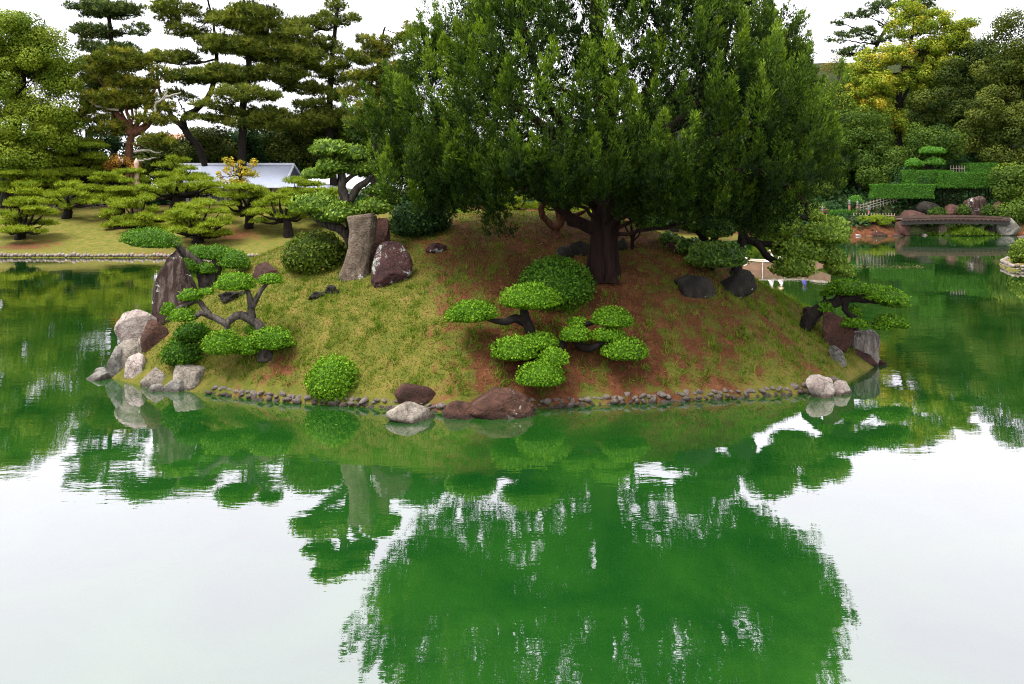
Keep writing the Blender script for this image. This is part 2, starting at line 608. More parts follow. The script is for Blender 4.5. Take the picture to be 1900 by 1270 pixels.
M['straw'] = plain_mat("straw_hat", (.72, .55, .3), .8, .15, 20)
M['stone_cone'] = plain_mat("pale_pink_stone", (.5, .33, .25), .8, .15, 5)
M['brick_far'] = plain_mat("far_red_roof", (.42, .2, .14), .8, .2, 2)


def ground_material(name, kind):
    m, t, out = new_mat(name)
    tc = t.nodes.new("ShaderNodeTexCoord")
    pos = tc.outputs["Object"]
    big = noise_tex(t, .45, 4, .6, pos, .5)
    mid = noise_tex(t, 2.3, 6, .65, pos, .3)
    fine = noise_tex(t, 22, 6, .75, pos)
    turf = ramp(t, [(.3, (.065, .085, .013)), (.5, (.118, .118, .021)), (.7, (.19, .14, .043))], mid)
    soil = ramp(t, [(.3, (.045, .015, .008)), (.52, (.1, .036, .017)), (.75, (.18, .08, .04))], mid)
    at_ = node(t, "ShaderNodeAttribute", attribute_name="v")      # bare-soil share, where needles fall and soil shows
    s1 = node(t, "ShaderNodeMath", operation='ADD')
    t.links.new(at_.outputs["Fac"], s1.inputs[0])
    sub = node(t, "ShaderNodeMath", operation='MULTIPLY_ADD')
    t.links.new(mid, sub.inputs[0])
    sub.inputs[1].default_value = 1.1
    sub.inputs[2].default_value = -.55
    t.links.new(sub.outputs[0], s1.inputs[1])
    mask = ramp(t, [(.42, (0, 0, 0)), (.60, (1, 1, 1))], s1.outputs[0])
    c = mixc(t, mask.outputs[0], turf.outputs[0], soil.outputs[0])
    und = ramp(t, [(.3, (.012, .018, .006)), (.6, (.03, .04, .012)), (.8, (.06, .05, .02))], mid)   # woodland floor where v > 1
    m2 = ramp(t, [(.55, (0, 0, 0)), (.95, (1, 1, 1))], None)
    hv2 = node(t, "ShaderNodeMath", operation='MULTIPLY')
    hv2.inputs[1].default_value = .5
    t.links.new(at_.outputs["Fac"], hv2.inputs[0])
    t.links.new(hv2.outputs[0], m2.inputs[0])
    c = mixc(t, m2.outputs[0], c, und.outputs[0])
    fr = ramp(t, [(.25, (.68, .63, .58)), (.7, (1.28, 1.28, 1.22))], fine)
    mm = t.nodes.new("ShaderNodeMix")
    mm.data_type = 'RGBA'
    mm.blend_type = 'MULTIPLY'
    mm.inputs["Factor"].default_value = .8
    t.links.new(c, mm.inputs["A"])
    t.links.new(fr.outputs[0], mm.inputs["B"])
    b = node(t, "ShaderNodeBsdfPrincipled", Roughness=.95)
    b.inputs["Specular IOR Level"].default_value = .1
    bp = node(t, "ShaderNodeBump", Strength=.8, Distance=.05)
    t.links.new(fine, bp.inputs["Height"])
    t.links.new(bp.outputs[0], b.inputs["Normal"])
    t.links.new(mm.outputs["Result"], b.inputs["Base Color"])
    t.links.new(b.outputs[0], out.inputs[0])
    return m


M['island'] = ground_material("island_turf_and_soil", 0)


def water_material():
    m, t, out = new_mat("pond_water")
    tc = t.nodes.new("ShaderNodeTexCoord")
    pos = tc.outputs["Object"]
    mp = t.nodes.new("ShaderNodeMapping")
    mp.inputs["Scale"].default_value = (.55, 1.5, 1)
    mp.inputs["Rotation"].default_value = (0, 0, .12)
    t.links.new(pos, mp.inputs[0])
    n1 = noise_tex(t, 2.6, 3, .55, mp.outputs[0])
    n2 = noise_tex(t, .35, 2, .5, pos)
    n3 = noise_tex(t, .4, 6, .62, pos, .6)
    bmix = node(t, "ShaderNodeMath", operation='MULTIPLY_ADD')
    t.links.new(n1, bmix.inputs[0])
    bmix.inputs[1].default_value = .22
    t.links.new(n2, bmix.inputs[2])
    n4 = noise_tex(t, .09, 2, .5, pos, .3)                       # calm and ruffled patches
    rs = ramp(t, [(.36, (.035, .035, .035)), (.66, (.15, .15, .15))], n4)
    bp = node(t, "ShaderNodeBump", Strength=.12, Distance=.09)
    t.links.new(rs.outputs[0], bp.inputs["Strength"])
    t.links.new(bmix.outputs[0], bp.inputs["Height"])
    body = ramp(t, [(.32, (.004, .044, .006)), (.68, (.016, .08, .009))], n3)
    df = t.nodes.new("ShaderNodeBsdfDiffuse")
    t.links.new(body.outputs[0], df.inputs[0])
    gl = node(t, "ShaderNodeBsdfGlossy", Roughness=.012)
    gl.inputs["Color"].default_value = (.98, .895, 1.0, 1)
    fr = node(t, "ShaderNodeFresnel", IOR=1.33)
    t.links.new(bp.outputs[0], gl.inputs["Normal"])
    mr = node(t, "ShaderNodeMapRange")
    mr.inputs["From Min"].default_value = .02
    mr.inputs["From Max"].default_value = .5
    mr.inputs["To Min"].default_value = .315
    mr.inputs["To Max"].default_value = .85
    t.links.new(fr.outputs[0], mr.inputs["Value"])
    mx = t.nodes.new("ShaderNodeMixShader")
    t.links.new(mr.outputs[0], mx.inputs[0])
    t.links.new(df.outputs[0], mx.inputs[1])
    t.links.new(gl.outputs[0], mx.inputs[2])
    t.links.new(mx.outputs[0], out.inputs[0])
    return m


M['water'] = water_material()

# ------------------------------------------------------------------ setting: ground, pond, island
xs = np.concatenate([np.linspace(-1800, -120, 15), np.linspace(-110, -50, 13), np.arange(-48, 72, 1.0), np.linspace(75, 140, 14), np.linspace(160, 1800, 15)])
ys = np.concatenate([np.linspace(-1200, -60, 9), np.linspace(-48, 40, 14), np.arange(42, 130, 1.0), np.linspace(134, 220, 14), np.linspace(260, 2500, 16)])
X, Y = np.meshgrid(xs, ys)
Z = ground_h(X, Y)
soil = .30 + .25 * wave(X, Y, 21, 9) + .1 * smooth(72, 84, Y)
for u_, v_, z_ in ((36, 447, 1.0), (258, 424, 1.7), (366, 454, .9), (462, 427, 1.6), (122, 408, 2.2), (535, 442, 1.2)):   # needle litter under the garden pines
    q_ = on_z(u_, v_, z_)
    soil = soil + .2 * np.exp(-(((X - q_.x) / 2.6) ** 2 + ((Y - q_.y) / 2.6) ** 2))
soil = np.clip(soil - .25 * smooth(28, 34, X), 0, 1)
wd = np.maximum(smooth(34, 42, X) * smooth(89, 93, Y), smooth(84, 92, Y))
soil = soil * (1 - wd) + 2.0 * wd
nx, ny = len(xs), len(ys)
ii = np.arange(nx * ny).reshape(ny, nx)
Qg = np.stack([ii[:-1, :-1], ii[:-1, 1:], ii[1:, 1:], ii[1:, :-1]], -1).reshape(-1, 4)
tag(MB().add(np.stack([X, Y, Z], -1).reshape(-1, 3), Qg, a=soil.ravel()).obj("ground", M['island'], None, True), "lawn banks and wooded hillside around the pond", None, None, 'structure')
tag(MB().add([(-200, -200, 0), (200, -200, 0), (200, 200, 0), (-200, 200, 0)], [(0, 1, 2, 3)]).obj("pond_water", M['water']), "still green pond water reflecting white sky and trees", None, None, 'structure')

TREE = on_island(1118, 513)                                # foot of the big juniper
dtree = np.hypot((gx - TREE.x + .6) / 1.35, gy - TREE.y - 1)
soilI = .22 + .20 * wave(gx, gy, 31, 3.4, 7) + .16 * wave(gx, gy, 32, 1.1, 7) + .16 * wave(gx, gy, 33, .55, 9) * smooth(5, 2, dI)
soilI += .45 * (1 - smooth(2.0, 6.5, dtree))
soilI += .06 * smooth(1.2, .2, dI) + .04 * smooth(4, 8, gx)
fl = on_island(1000, 670)
soilI += .32 * np.exp(-(((gx - fl.x) / 1.9) ** 2 + ((gy - fl.y) / 1.2) ** 2))
fl = on_island(530, 660)
soilI += .35 * np.exp(-(((gx - fl.x) / 1.0) ** 2 + ((gy - fl.y) / .8) ** 2))
fl = on_island(640, 560)
soilI -= .5 * np.exp(-(((gx - fl.x) / 2.6) ** 2 + ((gy - fl.y) / 1.6) ** 2))
ii = np.arange(gx.size).reshape(gx.shape)
Qi = np.stack([ii[:-1, :-1], ii[:-1, 1:], ii[1:, 1:], ii[1:, :-1]], -1).reshape(-1, 4)
keep = (dI.ravel()[Qi] > -.9).any(1)
tag(MB().add(np.stack([gx, gy, hI], -1).reshape(-1, 3), Qi[keep], a=np.clip(soilI, 0, 1).ravel()).obj("island_ground", M['island'], None, True), "domed island of turf and red soil in the pond", None, None, 'structure')


# ------------------------------------------------------------------ foliage makers
def lumps(d, r, amp, freq=3.0, n=6):
    out = np.zeros(len(d))
    for _ in range(n):
        k = r.normal(size=3) * freq
        out += np.sin(d @ k + r.uniform(0, 6.28))
    return out / n * amp


def pad(mb, c, r, dens=900, L=.075, W=.022, flat=.35, lump=.16, yaw=0.0, tilt=0.0, up=.55, core=.84, tone=.5, spread=.3, style='leaf', freq=3.0):
    """leafy cushion: dome above, flatter below"""
    c, r = np.array(c, float), np.array(r, float)
    area = 2.2 * math.pi * ((r[0] * r[1]) ** 1.6 / 3 + (r[0] * r[2]) ** 1.6 / 3 + (r[1] * r[2]) ** 1.6 / 3) ** (1 / 1.6)
    n = max(30, int(dens * area))
    d = unit(RNG.normal(size=(n, 3)))
    seed = np.random.default_rng(RNG.integers(1 << 30))
    ks = seed.bit_generator.state
    lp = 1 + lumps(d, seed, lump, freq)
    rr = lp * np.where(RNG.random(n) < .05, RNG.uniform(1.0, 1.1, n), RNG.uniform(.84, 1.03, n))
    P = d * rr[:, None]
    P[:, 2] = np.where(P[:, 2] < 0, P[:, 2] * flat, P[:, 2])
    Nn = unit(np.stack([d[:, 0] / r[0], d[:, 1] / r[1], d[:, 2] / r[2] * np.where(d[:, 2] < 0, 1 / max(flat, .2), 1)], 1))
    P = P * r
    cz, sz, ct, st = math.cos(yaw), math.sin(yaw), math.cos(tilt), math.sin(tilt)
    R = np.array([[cz, -sz, 0], [sz, cz, 0], [0, 0, 1]]) @ np.array([[ct, 0, st], [0, 1, 0], [-st, 0, ct]])
    P = P @ R.T + c
    Nn = Nn @ R.T
    a = np.clip(tone + RNG.normal(size=n) * spread * .6 + (lp - 1) * 1.2, 0, 1)
    if style == 'leaf':
        T = np.cross(Nn, RNG.normal(size=(n, 3)))
        D = unit(unit(T) * 1.0 + Nn * up + np.array([0, 0, .25]))
        N2 = unit(Nn + RNG.normal(size=(n, 3)) * .45)
        mb.leaf(P - D * L * .4, D, N2, L * RNG.uniform(.7, 1.3, n), W * RNG.uniform(.8, 1.25, n), a)
    else:
        D = unit(Nn * .8 + RNG.normal(size=(n, 3)) * .55 + np.array([0, 0, .55]))
        mb.needle(P - D * L * .3, D, L * RNG.uniform(.7, 1.3, n), W, a)
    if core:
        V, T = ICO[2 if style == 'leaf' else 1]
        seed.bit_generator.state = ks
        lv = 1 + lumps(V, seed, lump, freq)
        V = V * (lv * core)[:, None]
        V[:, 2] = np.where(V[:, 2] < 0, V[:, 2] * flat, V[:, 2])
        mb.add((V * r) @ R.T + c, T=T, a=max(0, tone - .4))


def px_pad(u0, v0, u1, v1, Y, yr=.85, up=0.0):
    """a cushion that spans this part of the view at depth Y -> centre, radii"""
    k = Y / FPX * math.hypot(1, 0.06)
    rx = (u1 - u0) / 2 * k
    h = (v1 - v0) * k
    ry = rx * yr
    rz = max(.12, (h - .12 * ry) * .76)
    c = at((u0 + u1) / 2, v1 - (v1 - v0) * .30, Y)
    return (c.x, c.y, c.z + up), (rx, ry, rz)


def px_pts(pts, Y, k=None):
    """[(u,v,dY,radius_px)] -> [(x,y,z,r)]"""
    out = []
    for u, v, dy, rp in pts:
        p = at(u, v, Y + dy)
        out.append((p.x, p.y, p.z, rp * (Y + dy) / FPX))
    return out


def cloud_tree(name, label, cat, foot, limbs, pads, leaf, bark, dens=900, L=.075, W=.022, group=None, style='leaf', tone=.5, lump=.16, flat=.35, yr=.85, core=.84, tilt=0.0, seg=8, pad_name="foliage_pad", freq=3.0):
    """cloud-pruned tree; limbs and pads in view units relative to its depth"""
    t = thing(name, foot, label, cat, group)
    mb = MB()
    Y0 = foot.y
    for L_ in limbs:
        limb(mb, px_pts(L_, Y0), seg, 5, 0.0, .1)
    mb.obj("trunk", bark, t, True)
    for pd in pads:
        u0, v0, u1, v1, dy = pd[:5]
        tl = pd[5] if len(pd) > 5 else tilt
        c, r = px_pad(u0, v0, u1, v1, Y0 + dy, yr)
        b = MB()
        pad(b, c, r, dens, L, W, flat, lump, RNG.uniform(-.3, .3), tl, tone=tone + RNG.uniform(-.07, .07), style=style, core=core, freq=freq)
        b.obj(pad_name, leaf, t)
    return t


def tufts(mb, C, r, n_tuft, k=7, L=.32, W=.03, tone=.5, flat=.5):
    """needle clump: fans of needles over a flattened ellipsoid"""
    d = unit(RNG.normal(size=(n_tuft, 3)))
    d[:, 2] = np.where(d[:, 2] < 0, d[:, 2] * flat, d[:, 2])
    P = np.array(C) + d * np.array(r) * RNG.uniform(.55, 1.05, (n_tuft, 1))
    a = np.clip(tone + RNG.normal(size=n_tuft) * .24 + d[:, 2] * .15, 0, 1)
    P = np.repeat(P, k, 0)
    a = np.repeat(a, k) + RNG.normal(size=n_tuft * k) * .06
    D = unit(np.repeat(d, k, 0) * .5 + RNG.normal(size=(n_tuft * k, 3)) * .6 + np.array([0, 0, .55]))
    mb.needle(P, D, L * RNG.uniform(.7, 1.2, n_tuft * k), W, np.clip(a, 0, 1))


def leaf_clump(mb, C, r, n, L=.24, W=.075, tone=.5):
    d = unit(RNG.normal(size=(n, 3)))
    P = np.array(C) + d * np.array(r) * np.where(RNG.random((n, 1)) < .8, RNG.uniform(.82, 1.0, (n, 1)), RNG.uniform(.4, .85, (n, 1)))
    T = np.cross(d, RNG.normal(size=(n, 3)))
    D = unit(unit(T) + d * .4 - np.array([0, 0, .15]))
    N2 = unit(d + np.array([0, 0, .3]) + RNG.normal(size=(n, 3)) * .4)
    a = np.clip(tone + RNG.normal(size=n) * .16 + d[:, 2] * .08, 0, 1)
    mb.leaf(P - D * L * .5, D, N2, L * RNG.uniform(.7, 1.3, n), W * 1.15 * RNG.uniform(.8, 1.2, n), a, True)


def big_tree(name, label, cat, Y, trunk, masses, leaf, bark, kind='broad', rc=1.0, dens=1.0, n_leaf=230, L=.24, W=.075, group=None, forks=(), dead=(), depth=.9, tone=.5, tone_var=.16, limbs=True, ground=None):
    """tree: trunk path (u,v,dY,r_px), crown masses (u,v,ru,rv[,dY]) filled with clumps, limbs to each mass"""
    tp = px_pts([(a, b, c, d * (.72 if kind == 'pine' else 1)) for a, b, c, d in trunk], Y)
    z0 = gz(tp[0][0], tp[0][1]) if ground is None else ground
    foot = Vector((tp[0][0], tp[0][1], z0 - .05))
    tp = [(foot.x, foot.y, foot.z, tp[0][3] * 1.25)] + ([p for p in tp if p[2] > z0 + .3] or tp[1:])
    t = thing(name, foot, label, cat, group)
    wood, crown = MB(), MB()
    limb(wood, tp, 9, 6, .03, .06)
    for fk in forks:
        limb(wood, px_pts(fk, Y), 7, 5, .05, .06)
    tc = curve(tp, 6)
    for m in masses:
        u, v, ru, rv = m[:4]
        dy = m[4] if len(m) > 4 else RNG.uniform(-.5, .5) * ru * Y / FPX * .6
        v = v + RNG.uniform(-7, 7) * (kind == 'pine')
        rv = rv * (RNG.uniform(.7, 1.25) if kind == 'pine' else 1)
        C = at(u, v, Y + dy)
        k = (Y + dy) / FPX
        R = np.array([ru * k, ru * k * depth, rv * k])
        if limbs:
            below = tc[tc[:, 2] < C.z + .2]
            if not len(below):
                below = tc[:1]
            j = below[np.argmin(np.linalg.norm(below[:, :3] - np.array(C), axis=1) + (C.z - below[:, 2]) * .15)]
            e = np.array([C.x, C.y, C.z - R[2] * .3])
            midp = (j[:3] + e) / 2 + np.array([RNG.normal() * .25, RNG.normal() * .25, -.12 * np.linalg.norm(e - j[:3]) * RNG.uniform(-.3, 1)])
            r0 = min(j[3] * .6, .05 + .028 * np.linalg.norm(e - j[:3]))
            limb(wood, [(*j[:3], r0), (*midp, r0 * .7), (*e, r0 * .35)], 6, 5, .06)
        nc = max(3, int(dens * 3.4 * (R[0] * R[1] * R[2]) ** (2 / 3) / (rc * rc)))
        if kind == 'pine':
            nc = max(4, int(dens * 1.5 * R[0] * R[1] / (rc * rc * .55) * max(1, R[2] / rc / .8)))
        d = unit(RNG.normal(size=(nc, 3)))
        pos = np.array(C) + d * R * (RNG.uniform(0.15, 1.0, (nc, 1)) ** .4) * (1.0 if kind == 'pine' else .9)
        for p in pos:
            tn = tone + RNG.normal() * tone_var
            s = RNG.uniform(.6, 1.35)
            if kind == 'pine':
                tufts(crown, p, (rc * s, rc * s, rc * s * .62), int(n_leaf * s * s), 8, L, W * 1.15, tn)
                if limbs and RNG.random() < .12:
                    e = np.array([C.x, C.y, C.z - R[2] * .3])
                    limb(wood, [(*e, .045), (*((e + p) / 2 + RNG.normal(size=3) * .12), .032), (p[0], p[1], p[2] - .12, .015)], 5, 3)
            else:
                leaf_clump(crown, p, (rc * s, rc * s, rc * s * .75), int(n_leaf * s * s), L, W, tn)
                if limbs and RNG.random() < .15:
                    e = np.array([C.x, C.y, C.z - R[2] * .3])
                    limb(wood, [(*e, .06), (*((e + p) / 2 + RNG.normal(size=3) * .2), .04), (*p, .015)], 5, 3)
    wood.obj("trunk", bark, t, True)
    crown.obj("crown", leaf, t)
    for dd in dead:
        b = MB()
        limb(b, px_pts(dd, Y), 6, 5, .05)
        b.obj("bare_branch", M['bark_pale'], t, True)
    return t


# ------------------------------------------------------------------ rocks
def rock_mesh(seed, dims, cuts=7, bump=.10, level=4, flat_bottom=.0, squash=0.0, taper=0.0, fine=.035):
    r = np.random.default_rng(seed)
    V, T = ICO[level]
    V = V.copy()
    V = np.sign(V) * np.abs(V) ** (1 - squash * .45)              # squarer when squash is high
    off = r.uniform(-50, 50, 3)
    n1 = np.array([mnoise.noise(Vector(v * 1.1 + off)) for v in V])
    V *= (1 + bump * 2.4 * n1)[:, None]
    for _ in range(int(cuts * 1.8)):                               # split faces
        n = r.normal(size=3)
        n[2] = abs(n[2]) * .8 if r.random() < .7 else n[2]
        n /= np.linalg.norm(n)
        dd = V @ n
        lim = r.uniform(.6, .86) * max(.75, np.percentile(dd, 97))
        over = np.clip(dd - lim, 0, None)
        V -= np.outer(over * .96, n)
    n2 = np.array([mnoise.fractal(Vector(v * 2.6 + off), .9, 2.1, 6) for v in V])
    n3 = np.array([mnoise.noise(Vector(v * 2.1 - off)) for v in V])
    crease = np.exp(-(n3 / .045) ** 2)                             # a few narrow clefts
    V *= (1 + fine * 1.3 * n2 - .05 * crease * (cuts > 2))[:, None]
    if taper:
        V[:, :2] *= (1 - taper * (V[:, 2:3] * .5 + .5))
    V *= np.array(dims) / 2 / .92
    return V, T


def rock(name, label, u0, v0, u1, v1, mat, seed, where='island', dr=.75, cuts=7, bump=.12, bury=.12, yaw=None, taper=0.0, squash=.3, lean=0.0, group=None, fine=.035, dY=0.0, level=4, cat="rock", Yabs=None):
    uc = (u0 + u1) / 2
    if Yabs is not None:
        base = at(uc, v1, Yabs)
    elif where == 'water':
        base = on_z(uc, v1, 0)
    else:
        base = on_island(uc, v1)
    k = base.y / FPX
    w = (u1 - u0) * k
    d = w * dr
    Yc = base.y + d * .42 + dY
    top = at(uc, v0, Yc)
    k = Yc / FPX
    w = (u1 - u0) * k
    zb = (-.25 if where == 'water' else min(base.z, float(island_h(top.x, Yc)) if Yabs is None else base.z) - bury)
    h = max(.1, top.z - zb)
    V, T = rock_mesh(seed, (w, d, h), cuts, bump, level, 0, squash, taper, fine)
    if lean:
        V[:, 0] += lean * (V[:, 2])
    # fit to the intended box
    mn, mx = V.min(0), V.max(0)
    V = (V - (mn + mx) / 2) * np.array([w, d, h]) / (mx - mn)
    V[:, 2] += h / 2
    o = MB().add(V, T=T).obj(name, mat, None, True)
    o.location = (top.x, Yc, zb)
    if yaw:
        o.rotation_euler = (0, 0, yaw)
    return tag(o, label, cat, group)


# ------------------------------------------------------------------ the big juniper on the island
def sprays(mb, B, A, H, R, K=16, L=.15, W=.03, tone=.5, M_=30):
    """flame-shaped upright sprays (bases B, axes A, heights H, radii R), each of K small plumes of M_ needles"""
    S = len(B)
    s = np.repeat(np.arange(S), K)
    n = S * K
    t = RNG.beta(1.05, 1.25, n)
    prof = np.clip((1 - t) ** .85 * np.minimum(1, .35 + t * 5), .03, None)
    e1 = unit(np.cross(A, RNG.normal(size=(S, 3))))
    e2 = np.cross(A, e1)
    ang = RNG.uniform(0, 2 * math.pi, n)
    rr = R[s] * prof * RNG.uniform(.1, 1.0, n) ** .6
    radial = e1[s] * np.cos(ang)[:, None] + e2[s] * np.sin(ang)[:, None]
    P = B[s] + A[s] * (t * H[s] * .85)[:, None] + radial * rr[:, None]
    pd = unit(A[s] * (.85 + .5 * t)[:, None] + radial * (.8 - .6 * t)[:, None] + RNG.normal(size=(n, 3)) * .13)
    pl = H[s] * RNG.uniform(.13, .24, n) * (1.1 - .45 * t)
    pt = tone + np.repeat(RNG.normal(size=S) * .15, K) + (t - .45) * .75 + (rr / R[s] - .5) * .3 + RNG.normal(size=n) * .12  # tips paler as new growth; shade at bases and insides put into the tone
    q = np.repeat(np.arange(n), M_)
    m = n * M_
    tt = RNG.random(m)
    wv = pl[q] * .26 * (np.sin(np.clip(tt * .85 + .15, 0, 1) * math.pi) + .12)
    rv = RNG.normal(size=(m, 3))
    rv -= pd[q] * np.sum(rv * pd[q], 1, keepdims=True)
    rv = unit(rv)
    Pn = P[q] + pd[q] * (tt * pl[q])[:, None] + rv * (wv * RNG.random(m) ** .5)[:, None]
    D = unit(pd[q] * 1.1 + rv * .55 + RNG.normal(size=(m, 3)) * .12)
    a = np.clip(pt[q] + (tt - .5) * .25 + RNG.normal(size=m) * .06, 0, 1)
    mb.needle(Pn, D, L * RNG.uniform(.6, 1.4, m), W, a)


jun = thing("juniper_tree", TREE, "huge spreading dark green juniper with thick trunk on the island crest", "tree")
wood = MB()
YT = TREE.y
tx, tz = TREE.x, TREE.z
# fluted trunk
tr = curve([(*at(1118, 522, YT), .56), (*at(1118, 500, YT), .43), (*at(1119, 450, YT), .36), (*at(1124, 400, YT), .40), (*at(1128, 350, YT), .34), (*at(1125, 250, YT), .27),
            (*at(1110, 120, YT), .2), (*at(1105, -30, YT + .2), .13), (*at(1105, -180, YT + .2), .05)], 6)
ang = np.linspace(0, 2 * math.pi, 28, endpoint=False)
ringV = []
for i, q in enumerate(tr):
    fl = 1 + .16 * np.sin(ang * 5 + i * .10) * (1.2 if i < 12 else .6) + .07 * np.sin(ang * 11 + i * .16)
    ringV.append(np.stack([q[0] + np.cos(ang) * q[3] * fl, q[1] + np.sin(ang) * q[3] * fl, np.full(28, q[2])], 1))
RV = np.concatenate(ringV)
RQ = [(i * 28 + j, i * 28 + (j + 1) % 28, (i + 1) * 28 + (j + 1) % 28, (i + 1) * 28 + j) for i in range(len(tr) - 1) for j in range(28)]
wood.add(RV, RQ)
for pts in ([(1112, 425, 0, 13), (1070, 412, -.4, 11), (1040, 385, -.8, 9), (985, 350, -1.2, 8), (900, 330, -1.2, 6), (830, 310, -1, 3)],
            [(1120, 395, 0, 12), (1060, 352, .8, 9), (990, 340, 1.4, 7), (900, 290, 1.4, 4), (850, 250, 1.4, 2)],
            [(1128, 400, 0, 15), (1180, 362, -.5, 12), (1250, 340, -1, 10), (1330, 325, -1.3, 9), (1400, 312, -1.5, 7), (1450, 290, -1, 4), (1490, 260, -.8, 2)],
            [(1290, 332, -1.1, 8), (1345, 290, -1.2, 8), (1352, 245, -1.2, 7), (1372, 205, -1.2, 6), (1385, 130, -1.2, 4), (1380, 50, -1.2, 2)],
            [(1400, 310, -1.5, 6), (1440, 330, -1.6, 5), (1480, 360, -1.6, 4), (1500, 400, -1.6, 2)],
            [(1125, 330, 0, 11), (1180, 240, -1, 8), (1220, 120, -1.6, 6), (1240, 0, -1.6, 3)],
            [(1122, 330, 0, 11), (1040, 230, -1, 8), (990, 120, -1.6, 6), (970, 10, -1.6, 3)],
            [(1120, 300, 0, 9), (960, 200, .6, 7), (880, 110, 1, 5), (850, 40, 1, 3)],
            [(1128, 310, 0, 10), (1280, 210, 1, 8), (1340, 110, 1.6, 5), (1360, 20, 1.6, 3)],
            [(1125, 280, 0, 9), (1130, 200, -2, 7), (1120, 110, -3, 5)],
            [(1125, 290, 0, 9), (1140, 200, 2, 7), (1150, 90, 3, 5)]):
    limb(wood, px_pts(pts, YT), 8, 6, .03, .08)
for _ in range(40):                                         # inner twigs
    q = tr[RNG.integers(14, len(tr) - 16)]
    a_ = RNG.uniform(0, 6.28)
    Lb = RNG.uniform(2, 4.5)
    e = np.array([q[0] + math.cos(a_) * Lb * 1.25, q[1] + math.sin(a_) * Lb * .8, q[2] + RNG.uniform(.4, 2.4)])
    m_ = (q[:3] + e) / 2 + RNG.normal(size=3) * .3
    limb(wood, [(*q[:3], .07), (*m_, .05), (*e, .012)], 5, 4, .03)
wood.obj("trunk", M['bark_juniper'], jun, True)
zk = np.array([4.8, 5.6, 6.4, 7.4, 8.4, 9.4, 10.6, 11.6, 12.6, 13.8])
rk = np.array([4.5, 5.8, 6.3, 6.2, 5.7, 5.1, 4.15, 3.2, 2.0, .4])
S = 740                                                     # outer spires, spread evenly over the crown
cand = []
for _ in range(14000):
    z_ = RNG.uniform(5.2, 13.4)
    if RNG.uniform(0, 6.4) > np.interp(z_, zk, rk):
        continue
    th_ = RNG.uniform(0, 2 * math.pi)
    r_ = np.interp(z_, zk, rk) * (1 + .08 * math.sin(th_ * 6 + z_ * .9) + .06 * math.sin(th_ * 11 - z_ * 2.3)) * RNG.uniform(.86, 1.0)
    p_ = np.array([tx + .12 + math.cos(th_) * r_, TREE.y + .3 + math.sin(th_) * r_ * .74, z_ - .8])
    if cand and np.min(np.sum((np.array(cand) - p_) ** 2 * np.array([1, 1, .6]), 1)) < .27:
        continue
    cand.append(p_)
    if len(cand) >= S:
        break
B = np.array(cand)
nf = 480                                                    # older inner foliage, toned dark so shade between spires is in its colour
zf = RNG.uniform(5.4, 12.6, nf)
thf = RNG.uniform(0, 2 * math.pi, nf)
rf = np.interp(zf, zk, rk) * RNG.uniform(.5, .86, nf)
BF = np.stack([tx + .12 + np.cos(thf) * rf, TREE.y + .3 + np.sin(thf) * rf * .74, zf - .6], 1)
hole = lambda Q: (np.abs(Q[:, 0] - tx) < 3.8) & (Q[:, 2] < 5.1) & (Q[:, 1] < TREE.y + 3)
B = B[~hole(B)]
BF = BF[~hole(BF)]
n_out = len(B)
# lower skirts and side masses
ext = []
for u, v, ru, rv, Yd, n in ((790, 330, 72, 55, -.6, 52), (920, 330, 70, 50, -1.6, 26), (1470, 265, 60, 66, -.6, 54), (1415, 365, 55, 58, -.4, 50), (1230, 330, 110, 32, -1.8, 34), (1350, 380, 50, 35, .8, 22),
                            (752, 230, 36, 75, -.2, 30), (1435, 90, 26, 50, 0, 22), (1462, 150, 34, 46, 0, 24), (805, 80, 26, 50, 0, 14), (1520, 290, 36, 36, -.4, 20), (930, 400, 34, 26, .2, 7), (1060, 345, 60, 26, 1.0, 16), (1070, 325, 110, 34, -2.0, 44), (1210, 345, 90, 36, -1.4, 40), (880, 335, 100, 48, -1.0, 50), (1330, 350, 80, 40, -1.2, 40), (1195, 372, 70, 20, -1.3, 22), (1285, 378, 60, 20, -1.2, 20), (1050, 352, 50, 16, -1.6, 12)):
    C = at(u, v, YT + Yd)
    k = (YT + Yd) / FPX
    d = unit(RNG.normal(size=(n, 3))) * RNG.uniform(.3, 1, (n, 1)) ** .5
    ext.append(np.array(C) + d * np.array([ru * k, 1.3, rv * k]) - np.array([0, 0, .45]))
ext = np.concatenate(ext)
B = np.concatenate([B, ext])
out = B - np.array([tx, TREE.y, 0])
out[:, 2] = 0
out = unit(out)
A = unit(out * RNG.uniform(.05, .4, (len(B), 1)) + np.array([0, 0, 1.0]) + RNG.normal(size=(len(B), 3)) * .10)
Hs = np.where(np.arange(len(B)) < n_out, RNG.uniform(1.0, 2.1, len(B)), RNG.uniform(.9, 1.6, len(B)))
Rs = Hs * RNG.uniform(.17, .24, len(B))
cr = MB()
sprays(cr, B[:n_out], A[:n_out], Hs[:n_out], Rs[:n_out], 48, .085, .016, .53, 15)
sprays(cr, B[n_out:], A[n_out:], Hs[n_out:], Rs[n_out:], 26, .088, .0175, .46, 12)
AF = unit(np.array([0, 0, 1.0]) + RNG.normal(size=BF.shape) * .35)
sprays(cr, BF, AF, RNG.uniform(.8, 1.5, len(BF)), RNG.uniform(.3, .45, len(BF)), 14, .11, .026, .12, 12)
cr.obj("crown", M['juniper'], jun)

